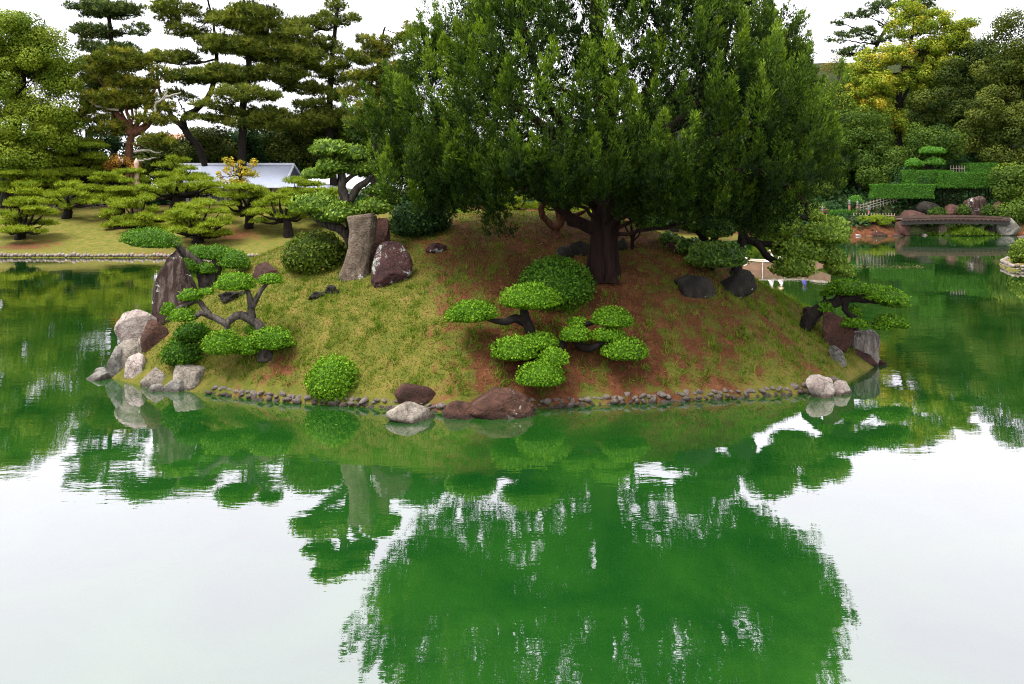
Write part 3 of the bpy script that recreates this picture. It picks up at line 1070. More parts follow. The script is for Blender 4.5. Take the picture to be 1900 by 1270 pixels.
# ------------------------------------------------------------------ cloud-pruned trees and shrubs on the island
f_ = on_island(1012, 690)
cloud_tree("cloud_pruned_shrub", "cloud-pruned shrub of many round bright green pads on black branches, mid-slope", "shrub", f_,
           [[(1012, 694, 0, 14), (1000, 668, .1, 12), (992, 640, .2, 10), (985, 615, .3, 10), (974, 592, .35, 9), (972, 568, .4, 6)],
            [(976, 598, .35, 9), (958, 592, .3, 8), (935, 598, .2, 7), (912, 594, .1, 4), (890, 590, .1, 3)],
            [(1010, 676, 0, 11), (1030, 655, .15, 10), (1046, 635, .3, 9), (1062, 615, .4, 7), (1088, 602, .5, 5), (1110, 596, .55, 4)],
            [(1062, 622, .35, 8), (1078, 642, .3, 8), (1100, 646, .2, 7), (1125, 634, .15, 5), (1150, 648, .1, 4)],
            [(1005, 690, 0, 9), (985, 690, -.2, 7), (985, 700, -.4, 5)], [(1000, 672, 0, 8), (975, 662, -.1, 6), (955, 655, -.2, 4)]],
           [(827, 556, 922, 599, .1, -.04), (928, 523, 1041, 575, .4), (910, 622, 1002, 669, -.15), (962, 615, 1036, 648, .15), (997, 645, 1053, 681, -.3), (957, 671, 1050, 717, -.7),
            (1038, 602, 1097, 635, .2), (1050, 588, 1092, 604, .6), (1095, 569, 1176, 608, .5, .05), (1096, 606, 1162, 634, .3), (1114, 625, 1203, 669, .1, .05)],
           M['topiary'], M['bark_dark'], dens=1550, L=.062, W=.018, tone=.56, lump=.13, yr=.85, freq=4.5)

f_ = on_island(488, 668)
cloud_tree("cloud_pruned_shrub", "cloud-pruned shrub with twisted grey branches and raised pads at the left end", "shrub", f_,
           [[(492, 672, 0, 16), (490, 640, .1, 12), (482, 606, .15, 9), (466, 594, .2, 8), (447, 586, .2, 8), (432, 590, .1, 7), (422, 602, 0, 6), (420, 630, 0, 4)],
            [(468, 596, .2, 8), (466, 580, .2, 7), (465, 558, .2, 6), (456, 535, .2, 4), (440, 525, .2, 3)],
            [(467, 572, .2, 6), (477, 552, .2, 5), (486, 538, .2, 4), (500, 522, .2, 3)],
            [(424, 606, 0, 6), (410, 596, 0, 6), (394, 588, 0, 6), (375, 581, -.1, 6), (362, 588, -.1, 4), (340, 592, -.1, 3)],
            [(388, 584, 0, 6), (376, 568, .1, 5), (366, 558, .1, 5), (345, 566, .1, 4), (318, 578, .1, 3)]],
           [(401, 505, 474, 540, .2), (478, 507, 525, 528, .2), (330, 536, 376, 560, .1), (366, 534, 398, 548, .15), (299, 562, 328, 587, .1), (313, 571, 366, 598, -.1),
            (376, 612, 452, 659, -.2), (430, 625, 484, 660, -.1), (466, 606, 544, 650, -.1), (453, 600, 492, 622, .4)],
           M['topiary'], M['bark_grey'], dens=1400, L=.064, W=.018, tone=.54, lump=.16, freq=4.5)

f_ = on_island(352, 668)
cloud_tree("tiered_shrub", "small dark two-tiered shrub above the pink-grey waterside rocks", "shrub", f_,
           [[(352, 682, 0, 9), (350, 650, 0, 7), (352, 615, 0, 5)]],
           [(323, 597, 388, 630, .1), (301, 628, 376, 674, -.1)], M['boxwood'], M['bark_dark'], dens=950, L=.08, W=.024, tone=.42, lump=.16, flat=.6)

f_ = on_island(385, 535)
cloud_tree("cloud_pruned_shrub", "cloud-pruned shrub reaching one long pad left over the streaked red rock", "shrub", f_,
           [[(384, 540, 0, 14), (378, 515, 0, 12), (372, 495, -.1, 10), (358, 480, -.2, 8), (342, 470, -.3, 7), (328, 455, -.4, 6), (300, 445, -.5, 4), (270, 442, -.5, 3)],
            [(384, 528, 0, 13), (398, 508, .1, 10), (404, 492, .1, 8), (398, 478, .1, 6), (400, 466, .1, 4), (430, 482, .1, 3)]],
           [(226, 422, 332, 461, -.5, .10), (343, 455, 390, 482, .1), (319, 479, 368, 505, -.4), (364, 487, 402, 510, -.2), (369, 454, 432, 484, .2), (400, 462, 464, 500, .1, .12)],
           M['boxwood'], M['bark_grey'], dens=1300, L=.066, W=.018, tone=.62, lump=.12, freq=4.5)

f_ = on_island(1493, 610)
cloud_tree("leaning_pine", "black-trunked pruned tree leaning right over the water above a pale block", "tree", f_,
           [[(1493, 612, 0, 13), (1503, 590, 0, 13), (1525, 572, 0, 11), (1552, 562, 0, 9), (1578, 553, 0, 8), (1615, 556, 0, 8), (1648, 562, 0, 5)],
            [(1550, 562, 0, 8), (1556, 548, 0, 5), (1560, 534, 0, 3)], [(1570, 556, 0, 8), (1568, 575, -.1, 5), (1585, 590, -.1, 5), (1620, 603, -.1, 4), (1650, 598, -.1, 3)],
            [(1578, 553, 0, 6), (1580, 540, .1, 5), (1590, 530, .1, 3)], [(1525, 572, 0, 6), (1530, 560, .1, 4), (1530, 550, .1, 2)]],
           [(1531, 517, 1612, 547, .1), (1590, 528, 1650, 556, .1), (1612, 531, 1686, 569, 0, .2), (1516, 560, 1546, 580, -.1), (1520, 537, 1546, 550, .2), (1566, 567, 1598, 589, .2, .3), (1549, 589, 1614, 607, -.2),
            (1622, 584, 1689, 607, -.1, .15), (1618, 598, 1654, 612, -.3)],
           M['topiary'], M['bark_dark'], dens=950, L=.085, W=.02, tone=.45, lump=.16, flat=.45)

f_ = on_island(1318, 500)
cloud_tree("pruned_evergreen", "pruned evergreen with dark pads in the juniper's shade beside the dark boulders", "tree", f_,
           [[(1318, 505, 0, 10), (1312, 460, .2, 9), (1300, 430, .3, 8), (1285, 400, .3, 7), (1285, 370, .3, 4)], [(1305, 440, .3, 6), (1270, 410, .2, 5), (1235, 420, .2, 4), (1212, 412, .2, 3)],
            [(1312, 460, .2, 6), (1335, 430, .2, 5), (1345, 400, .2, 3)]],
           [(1181, 394, 1242, 424, .3), (1246, 362, 1325, 426, .4), (1272, 447, 1388, 494, -.6), (1310, 380, 1370, 425, .8), (1235, 440, 1290, 470, .5), (1300, 408, 1360, 440, .1)],
           M['deep'], M['bark_dark'], dens=620, L=.11, W=.03, tone=.8, lump=.22, flat=.5, freq=4.5)

f_ = on_island(1360, 512)
cloud_tree("pruned_evergreen", "pruned evergreen with bright spreading pads hanging over the wooden boat", "tree", f_,
           [[(1360, 518, 0, 11), (1372, 480, .3, 9), (1378, 440, .5, 9), (1390, 415, .6, 8), (1430, 400, .8, 7), (1480, 402, .8, 5), (1530, 415, .8, 3)],
            [(1378, 442, .5, 8), (1405, 452, .4, 7), (1425, 478, .3, 6), (1460, 492, .2, 4), (1490, 498, .2, 2)],
            [(1405, 452, .4, 6), (1450, 455, .5, 5), (1500, 462, .6, 4), (1545, 480, .6, 3)]],
           [(1378, 372, 1478, 440, .9), (1482, 385, 1527, 410, 1.0), (1515, 402, 1578, 440, .9, .25), (1487, 412, 1570, 451, .5, .08), (1430, 440, 1532, 480, .5, .12), (1508, 455, 1568, 490, .6, .2), (1433, 472, 1508, 513, 0),
            (1530, 478, 1584, 511, .5, .25), (1400, 430, 1450, 456, .8)],
           M['evergreen'], M['bark_dark'], dens=640, L=.11, W=.032, tone=.86, lump=.22, flat=.5, freq=4.5)

f_ = on_island(652, 505)
f_ = Vector((f_.x, f_.y + 1.0, float(island_h(f_.x, f_.y + 1.0))))
cloud_tree("cloud_pruned_tree", "light green cloud-pruned tree rising behind the tall tan standing stone", "tree", f_,
           [[(660, 500, 0, 13), (655, 440, 0, 12), (650, 400, 0, 11), (642, 372, 0, 10), (634, 350, 0, 8), (636, 325, 0, 6), (620, 300, 0, 4), (610, 285, 0, 3)],
            [(648, 375, 0, 8), (662, 350, .1, 7), (680, 338, .1, 6), (692, 325, .1, 3)], [(636, 340, 0, 5), (655, 325, .1, 4), (668, 318, .1, 3), (660, 290, .1, 2)],
            [(655, 455, 0, 11), (635, 428, -.2, 9), (610, 418, -.3, 8), (590, 408, -.4, 6), (560, 390, -.4, 3)], [(655, 410, 0, 7), (680, 395, .1, 5), (705, 380, .1, 3)], [(650, 400, 0, 7), (625, 395, -.1, 5), (615, 390, -.1, 3)]],
           [(575, 259, 650, 290, 0), (620, 268, 686, 300, .2), (586, 292, 650, 322, -.1), (640, 296, 700, 326, .3), (560, 310, 620, 332, 0), (672, 340, 730, 362, .3), (538, 358, 640, 397, -.5), (580, 374, 666, 412, -.7),
            (655, 366, 728, 398, -.1), (700, 352, 745, 380, .3)],
           M['evergreen'], M['bark_grey'], dens=520, L=.13, W=.03, tone=.66, lump=.24, flat=.45, freq=5)


def ball_shrub(name, label, u0, v0, u1, v1, leaf, dens=1000, L=.075, W=.023, tone=.55, lump=.07, yr=.95, where=None, freq=3.0, spread=.3, flat=.8):
    base = where or on_island((u0 + u1) / 2, v1 - 6)
    k = base.y / FPX
    w = (u1 - u0) / 2 * k
    Yc = base.y + w * .55
    k = Yc / FPX
    h = (v1 - v0) * k
    c = at((u0 + u1) / 2, v1 - (v1 - v0) * .42, Yc)
    t = thing(name, Vector((c.x, c.y, base.z)), label, "shrub")
    b = MB()
    pad(b, c, ((u1 - u0) / 2 * k, (u1 - u0) / 2 * k * yr, h * .56), dens, L, W, flat, lump, RNG.uniform(0, 6), tone=tone, freq=freq, core=.88, spread=spread)
    b.obj("foliage", leaf, t)
    b = MB()
    for i in range(5):
        a_ = i * 1.26
        limb(b, [(c.x + .1 * math.cos(a_), c.y + .1 * math.sin(a_), base.z - .15, .035), (c.x + .25 * math.cos(a_), c.y + .25 * math.sin(a_), c.z - h * .2, .025), (c.x + .4 * math.cos(a_), c.y + .4 * math.sin(a_), c.z, .012)], 5, 3)
    b.obj("stem", M['bark_dark'], t, True)
    return t


ball_shrub("round_shrub", "clipped round bright green shrub at the front waterline", 567, 662, 671, 746, M['topiary'], 1500, .064, .019, .56, .07)
ball_shrub("round_shrub", "large clipped dark green dome shrub before the juniper trunk", 959, 474, 1104, 580, M['boxwood'], 950, .085, .024, .5, .06)
ball_shrub("azalea_shrub", "loose olive azalea mound left of the tan standing stone", 523, 428, 648, 513, M['azalea'], 620, .11, .03, .45, .13, freq=5)
ball_shrub("shade_shrub", "dark shaggy shrub under the juniper's left skirt", 722, 362, 835, 446, M['dark_tree'], 520, .13, .035, .55, .2, freq=5)
ball_shrub("low_shrub", "small leafy shrub on the crest right of the juniper trunk", 1222, 430, 1262, 462, M['deep'], 600, .1, .03, .6, .15, freq=5)
ball_shrub("low_shrub", "low leafy mound beside the small crest boulder", 1262, 440, 1320, 476, M['deep'], 600, .1, .03, .65, .15, freq=5)

# twisted little tree and sapling under the juniper
f_ = on_island(1034, 440)
t_ = thing("twisted_tree", f_, "small twisted tree with reddish bare limbs left of the juniper trunk", "tree")
b = MB()
for pts in ([(1034, 444, 0, 9), (1030, 428, 0, 8), (1040, 412, 0, 8), (1036, 395, 0, 6), (1026, 370, 0, 5), (1014, 350, 0, 4), (1010, 325, 0, 2)], [(1030, 425, 0, 7), (1012, 408, 0, 6), (1004, 390, 0, 6), (1008, 375, 0, 5), (996, 362, 0, 4), (975, 350, 0, 2)],
            [(1040, 412, 0, 6), (1050, 385, -.1, 5), (1057, 360, -.1, 4), (1055, 330, -.1, 3), (1062, 300, -.1, 2)], [(1040, 408, 0, 6), (1065, 402, -.1, 5), (1085, 392, -.2, 3), (1108, 370, -.2, 2)], [(1053, 380, -.1, 4), (1066, 362, -.1, 3), (1074, 348, -.1, 2)]):
    limb(b, px_pts(pts, f_.y), 7, 6, .008, .08)
b.obj("trunk", M['bark_red'], t_, True)
b = MB()
for u, v, r_ in ((1010, 322, .4), (975, 348, .35), (1062, 298, .4), (1108, 368, .3), (1030, 300, .4), (990, 330, .35)):
    sp = np.array(at(u, v, f_.y)) + RNG.normal(size=(5, 3)) * .22
    sprays(b, sp, unit(np.array([0, 0, 1.]) + RNG.normal(size=(5, 3)) * .25), np.full(5, .7), np.full(5, .2), 10, .1, .016, .4, 14)
b.obj("crown", M['juniper'], t_)
f_ = on_island(1173, 462)
t_ = thing("sapling", f_, "bare thin sapling just right of the juniper trunk", "sapling")
b = MB()
for pts in ([(1173, 466, 0, 3.4), (1173, 440, 0, 3), (1172, 425, 0, 2.4), (1168, 400, 0, 1.2)], [(1173, 445, 0, 2.2), (1182, 425, 0, 1.6), (1187, 405, 0, .9)], [(1172, 440, 0, 2.2), (1162, 425, 0, 1.6), (1155, 408, 0, .9)], [(1173, 450, 0, 2), (1184, 438, .1, 1.4), (1192, 420, .1, .8)]):
    limb(b, px_pts(pts, f_.y), 6, 4, .004)
b.obj("trunk", M['bark_dark'], t_, True)
b = MB()
for u, v in ((1168, 402), (1187, 408), (1155, 412), (1190, 422), (1175, 415), (1162, 395), (1182, 396)):
    leaf_clump(b, at(u, v, f_.y), (.2, .2, .15), 45, .1, .03, .3)
b.obj("crown", M['azalea'], t_)

# ------------------------------------------------------------------ rocks of the island
rock("boulder", "big dark red rock with pale vertical streaks at the island's left end", 283, 464, 366, 592, M['rock_streak'], 101, dr=.7, cuts=5, squash=.2, taper=.55, bury=.3, lean=.12)
rock("boulder", "pink-grey boulder with dark right flank, highest of the left waterside rocks", 226, 573, 308, 645, M['rock_pale'], 164, dr=.8, dY=.45, cuts=4, bury=.3, level=5, squash=.2)
rock("boulder", "pale cracked boulder just below the highest left waterside boulder", 214, 626, 286, 702, M['rock_pink'], 165, 'water', dr=.7, cuts=4, squash=.2, dY=.1)
rock("boulder", "angular pale boulder standing in the water at the left end", 232, 655, 275, 709, M['rock_pale'], 166, 'water', dr=.8, cuts=5, squash=.2)
rock("boulder", "small pale knob at the outer edge of the left rock pile", 201, 642, 232, 702, M['rock_grey'], 167, 'water', dr=.9, cuts=4, squash=.1)
rock("flat_stone", "flat grey stone awash at the far left of the island", 158, 688, 204, 707, M['rock_grey'], 106, 'water', dr=.9, cuts=5)
rock("flat_stone", "smaller flat grey stone behind the one awash at far left", 172, 682, 202, 694, M['rock_grey'], 107, 'water', dr=.9, cuts=5)
rock("boulder", "smooth egg-shaped pinkish boulder at the left front shore", 258, 682, 315, 720, M['rock_pink'], 108, 'water', dr=.8, cuts=4, squash=.1)
rock("boulder", "long brown-grey boulder right of the egg-shaped one at the left shore", 322, 676, 386, 726, M['rock_pink'], 109, 'water', dr=.8, cuts=6, squash=.4)
rock("boulder", "small brown stone wedged between two left shore boulders", 302, 702, 346, 728, M['rock_grey'], 110, 'water', dr=.8, cuts=5)
rock("flat_stone", "low wet slab before the egg-shaped boulder", 270, 713, 304, 728, M['rock_grey'], 111, 'water', dr=.8, cuts=5)
rock("boulder", "dark red-brown rounded boulder on the front shore", 732, 709, 811, 756, M['rock_redplain'], 124, dr=.7, cuts=3, squash=.2, bury=.2)
rock("boulder", "pale brown low boulder in the water before the dark red one", 716, 746, 806, 786, M['rock_pink'], 125, 'water', dr=.7, cuts=3, squash=.0)
rock("boulder", "large flat-topped rusty boulder with lichen at front centre shore", 850, 721, 992, 778, M['rock_red'], 126, 'water', dr=.6, cuts=3, squash=.35, level=5, fine=.06)
rock("boulder", "low rough left shoulder stone of the rusty front boulder", 820, 744, 892, 778, M['rock_red'], 127, 'water', dr=.7, cuts=3, fine=.06)
rock("boulder", "whitish saddle-shaped boulder in the water at the right front corner", 1494, 694, 1546, 739, M['rock_pale'], 168, 'water', dr=.8, cuts=3, squash=.1)
rock("boulder", "whitish wedge boulder right of the saddle-shaped one", 1540, 706, 1582, 735, M['rock_pale'], 169, 'water', dr=.8, cuts=3, squash=.0, dY=.05)
rock("stone_block", "pale crusty square stone block rising from the water at the right end", 1572, 611, 1632, 684, M['rock_crust'], 132, 'water', dr=.8, cuts=2, squash=.85, dY=.3)
rock("boulder", "tall red-brown boulder under the leaning pruned tree", 1522, 572, 1578, 650, M['rock_redplain'], 133, dr=.8, cuts=7, squash=.3, bury=.3)
rock("boulder", "small red stone between tall red boulder and pale block", 1562, 602, 1600, 640, M['rock_redplain'], 134, dr=.8, cuts=7, bury=.4)
rock("slab", "reddish wedge slab sloping into the water before the pale block", 1572, 645, 1632, 682, M['rock_redplain'], 135, 'water', dr=.6, cuts=6, squash=.3, lean=-.6)
rock("flat_stone", "small red point of rock at the island's far right tip", 1624, 668, 1646, 679, M['rock_redplain'], 136, 'water', dr=.8, cuts=5)
rock("boulder", "brown rounded stone at the foot of the leaning pruned tree", 1490, 569, 1524, 596, M['rock_redplain'], 137, dr=.8, cuts=6)
rock("slab", "grey curved slab in the right bank below the red boulder", 1540, 640, 1568, 676, M['rock_grey'], 138, dr=.9, cuts=6, lean=-.4)
rock("boulder", "dark speckled flank rock right of the highest left waterside boulder", 262, 592, 312, 648, M['rock_red'], 156, dr=.8, cuts=7, bury=.3)
b_ = on_island(664, 520)
sb = MB()
prof = [(-.15, -.20, .50, .30), (0, -.19, .47, .29), (.12, -.12, .42, .27), (.3, -.03, .36, .25), (.5, .03, .34, .24), (.7, .05, .36, .25), (.88, .06, .40, .27), (.97, .06, .40, .26), (1.0, .05, .36, .22), (1.005, .05, .2, .1)]
hst = at(664, 399, b_.y + .3).z - b_.z
angs = np.linspace(0, 2 * math.pi, 40, endpoint=False)
fine_p = np.linspace(0, len(prof) - 1, 60)
prof = np.stack([np.interp(fine_p, range(len(prof)), [p[k_] for p in prof]) for k_ in range(4)], 1)
sv = []
for hh, ox, ra, rb in prof:
    for an in angs:
        e_ = abs(math.cos(an)) ** .75 * math.copysign(1, math.cos(an)), abs(math.sin(an)) ** .75 * math.copysign(1, math.sin(an))
        nz = 1 + .16 * mnoise.fractal(Vector((math.cos(an) * 1.2, math.sin(an) * 1.2, hh * 2.2)), 1, 2, 5) * (1 if hh < .99 else .3)
        sv.append((ox + e_[0] * ra * nz, e_[1] * rb * nz, hh * hst + (.03 * math.cos(an) if hh > .9 else 0)))
sb.add(sv, [(i * 40 + j, i * 40 + (j + 1) % 40, (i + 1) * 40 + (j + 1) % 40, (i + 1) * 40 + j) for i in range(59) for j in range(40)], [(59 * 40, 59 * 40 + j, 59 * 40 + j + 1) for j in range(1, 39)])
so_ = sb.obj("standing_stone", M['rock_tan'], None, True)
so_.location = (b_.x, b_.y + .3, b_.z)
tag(so_, "tall tan standing stone with flat top and flared foot", "rock")
rock("boulder", "dark red boulder with large white lichen patch beside the standing stone", 686, 448, 766, 533, M['rock_lichen'], 141, dr=.7, cuts=5, squash=.5, bury=.2, level=5)
rock("standing_stone", "narrow dark red pillar rock between standing stone and lichened boulder", 684, 404, 724, 505, M['rock_redplain'], 142, dr=.8, cuts=7, squash=.5, bury=.2, dY=.35)
rock("boulder", "flat-topped dark red rock on the crest above the left pruned shrub", 468, 487, 527, 518, M['rock_redplain'], 143, dr=.7, cuts=6, squash=.5)
rock("flat_stone", "dark lumpy stone sunk in the turf, right of a second", 600, 529, 632, 550, M['rock_dark'], 144, dr=.7, cuts=3, bump=.25, fine=.2, bury=.05)
rock("flat_stone", "low dark crusty stone sunk in the turf, left of the lumpy one", 573, 540, 608, 557, M['rock_dark'], 145, dr=.7, cuts=3, bump=.25, fine=.2, bury=.05)
rock("flat_stone", "small white-speckled stone alone on the shaded slope", 789, 450, 829, 471, M['rock_lichen'], 146, dr=.7, cuts=5, bury=.05)
rock("flat_stone", "dark crumbly stone under the left pruned shrub's top pads", 405, 540, 455, 562, M['rock_dark'], 155, dr=.8, cuts=3, bump=.25, fine=.2, bury=.08)
rock("boulder", "round smooth boulder behind the large dome shrub", 1030, 457, 1064, 484, M['rock_dark'], 147, dr=.9, cuts=1, squash=0)
rock("slab", "long low dark slab left of the juniper trunk", 1046, 446, 1102, 474, M['rock_dark'], 148, dr=.5, cuts=7, squash=.4)
rock("boulder", "dark boulder tucked behind the juniper trunk's right side", 1140, 440, 1166, 466, M['rock_dark'], 149, dr=.9, cuts=5)
rock("boulder", "reddish crest boulder beside the low leafy mound", 1236, 448, 1274, 471, M['rock_redplain'], 150, dr=.8, cuts=5)
rock("boulder", "broad black boulder in shade on the right slope", 1250, 510, 1328, 552, M['rock_dark'], 151, dr=.7, cuts=7, squash=.4)
rock("boulder", "overhanging black boulder at the right brow of the island", 1330, 502, 1400, 550, M['rock_dark'], 152, dr=.7, cuts=7, squash=.5, lean=.25)

# ------------------------------------------------------------------ stone edging along the island's front
stone_meshes = []
for s_ in range(10):
    V, T = rock_mesh(300 + s_, (1, .8, .7), 4, .1, 2, squash=.15)
    stone_meshes.append(MB().add(V, T=T).mesh("edging_stone", M['pebble'], True))
edge = thing("stone_edging", Vector((0, on_z(950, 760).y, 0)), "rows of small rounded stones edging the island's front waterline", "stone edging")
path = np.array(ISLAND_FRONT[2:14])
seg = np.linalg.norm(np.diff(path, axis=0), axis=1)
cum = np.concatenate([[0], np.cumsum(seg)])
for row, (off, z_, smin, smax) in enumerate(((-.03, .03, .16, .28), (.05, .14, .13, .24))):
    s_ = .1 * row
    while s_ < cum[-1]:
        w_ = random.uniform(smin, smax)
        if row == 2 and random.random() < .55:
            s_ += w_ * 1.5
            continue
        x_ = np.interp(s_, cum, path[:, 0])
        y_ = np.interp(s_, cum, path[:, 1])
        i_ = min(len(seg) - 1, np.searchsorted(cum, s_, 'right') - 1)
        tdir = (path[i_ + 1] - path[i_]) / seg[i_]
        nrm = np.array([-tdir[1], tdir[0]])
        o = bpy.data.objects.new("stone", random.choice(stone_meshes))
        COL.objects.link(o)
        o.parent = edge
        o.location = Vector((x_ + nrm[0] * off + random.uniform(-.03, .03), y_ + nrm[1] * off + random.uniform(-.06, .06), z_ + random.uniform(-.04, .04))) - edge.location
        o.rotation_euler = (random.uniform(-.4, .4), random.uniform(-.4, .4), random.uniform(0, 6.28))
        o.scale = (w_ * 1.15, w_ * random.uniform(.8, 1.1), w_ * random.uniform(.7, 1.0))
        s_ += w_ * random.uniform(.8, .98)

# ------------------------------------------------------------------ grass, turf and litter on the island
sx, sy = RNG.uniform(-12.5, 12, 1500000), RNG.uniform(17.5, 33, 1500000)
jx, jy = ((sx - IX[0]) / .15).astype(int), ((sy - IY[0]) / .15).astype(int)
dd_ = dI[jy, jx]
so = soilI[jy, jx]
ok = dd_ > .12
sx, sy, dd_, so = sx[ok], sy[ok], dd_[ok], so[ok]
patch = wave(sx, sy, 41, 1.3, 8) + .6 * wave(sx, sy, 42, .45, 8)
# short dry turf
pk = RNG.random(len(sx)) < np.clip(.22 - so * .22 + patch * .07, 0.004, .22)
tx_, ty_ = sx[pk], sy[pk]
P = np.stack([tx_, ty_, island_h(tx_, ty_) - .005], 1)
D = unit(np.array([0, 0, 1.]) + RNG.normal(size=P.shape) * .55)
b = MB()
b.needle(P, D, RNG.uniform(.035, .085, len(P)), .0105, np.clip(.45 + .35 * patch[pk] + RNG.normal(size=len(P)) * .2, 0, 1))
tag(b.obj("turf", M['turf']), "short dry yellow-green turf on the island mound", "grass", None, 'stuff')
# longer tufts in patches on the lower slopes
low = smooth(4.6, 1.6, dd_)
pk = RNG.random(len(sx)) < np.clip((patch + .10) * .045, 0.0006, .018) * (.05 + .95 * low) * (.35 + .65 * smooth(1.5, 5, np.hypot(sx - TREE.x, sy - TREE.y)))
nb = 11
tx_, ty_ = np.repeat(sx[pk], nb), np.repeat(sy[pk], nb)
tx_ = tx_ + RNG.normal(size=len(tx_)) * .035
ty_ = ty_ + RNG.normal(size=len(ty_)) * .035
P = np.stack([tx_, ty_, island_h(tx_, ty_) - .01], 1)
D = unit(np.array([0, 0, .8]) + RNG.normal(size=P.shape) * .55)
b = MB()
b.needle(P, D, RNG.uniform(.08, .24, len(P)), .0105, np.clip(.42 + np.repeat(RNG.normal(size=pk.sum()) * .18, nb) + RNG.normal(size=len(P)) * .16, 0, 1))
tag(b.obj("grass", M['grass']), "longer bright grass tufts on the island's lower slopes", "grass", None, 'stuff')
pk = RNG.random(len(sx)) < np.clip(.012 + so * .09, 0, .10)
tx_, ty_ = sx[pk], sy[pk]
P = np.stack([tx_, ty_, island_h(tx_, ty_) + .008], 1)
D = RNG.normal(size=P.shape)
D[:, 2] *= .25
b = MB()
b.leaf(P, unit(D), unit(np.array([0, 0, 1.]) + RNG.normal(size=P.shape) * .3), RNG.uniform(.03, .08, len(P)), .013, RNG.beta(1.6, 2.2, len(P)), True)
tag(b.obj("leaf_litter", M['litter']), "fallen brown needles and leaves on the island soil", "leaf litter", None, 'stuff')


# ------------------------------------------------------------------ far banks
def on_ground(u, v, ymin=44, ymax=150):
    d = ray(u, v)
    Ys = np.arange(ymin, ymax, .25)
    t = Ys / d.y
    xs_, zs_ = d.x * t, CAM_H + d.z * t
    hit = np.nonzero(zs_ <= ground_h(xs_, Ys))[0]
    i = hit[0] if len(hit) else len(Ys) - 1
    return Vector((xs_[i], Ys[i], float(ground_h(xs_[i:i + 1], Ys[i:i + 1])[0])))


def garden_pine(label, u, v, box, Y=None, leaf='niwaki', tone=.55, n=None, stems=2, lean=0, bark='bark_dark', group="cloud-pruned pines on the lawn bank", pw=(34, 54), name="garden_pine"):
    """low cloud-pruned pine: flat needle pads in tiers over a forked trunk"""
    if Y is None:
        f = on_ground(u, v)
    else:
        f = at(u, v, Y)
        f.z = gz(f.x, Y)
    u0, v0, u1, v1 = box
    t = thing(name, f, label, "pine tree", group)
    wood = MB()
    top_u = (u0 + u1) / 2 + lean
    fork_v = v1 - (v1 - v0) * .12
    hub = (u + (top_u - u) * .35, min(fork_v, v - 6), 0)
    k = f.y / FPX
    base_r = .16 + .0018 * (u1 - u0)
    H = np.array(at(hub[0], hub[1], f.y))
    limb(wood, [(f.x, f.y, f.z - .1, base_r * 1.25), (*(np.array(f) * .5 + H * .5 + np.array([.08, 0, 0])), base_r), (*H, base_r * .8)], 8, 5, .02, .08)
    tiers = max(2, int(round((v1 - v0) / 14)))
    for i in range(tiers):
        fr = (i + .5) / tiers                            # 0 top .. 1 bottom
        half = (u1 - u0) / 2 * (.45 + .55 * math.sin(min(1, fr * 1.15) * math.pi * .62))
        vv = v0 + (v1 - v0) * fr
        cnt = max(1, int(round(2 * half / 27)))
        for j in range(cnt):
            uu = top_u + ((j + .5) / cnt * 2 - 1) * half * .86 + RNG.uniform(-4, 4)
            w = RNG.uniform(pw[0] * .65, pw[1] * 1.1) * .5
            dy = RNG.uniform(-1.4, 1.1) * (half * k / 1.6)
            C = at(uu, vv + RNG.uniform(-6, 6), f.y + dy)
            kk = (f.y + dy) / FPX
            b = MB()
            pad(b, C, (w * kk, w * kk * .9, RNG.uniform(5.5, 9) * kk), 125, .25, .033, .5, .3, RNG.uniform(0, 6), RNG.uniform(-.08, .08), tone=tone + .17 + RNG.uniform(-.12, .12), style='needle', core=.8, spread=.3)
            b.obj("foliage_pad", M[leaf], t)
            e = np.array(C) - np.array([0, 0, 3.5 * kk])
            mid = H * .45 + e * .55 + np.array([RNG.normal() * .12, RNG.normal() * .12, -.25])
            limb(wood, [(*H, base_r * .5), (*mid, base_r * .32), (*e, .02)], 6, 5, .02, .08)
    wood.obj("trunk", M[bark], t, True)
    return t


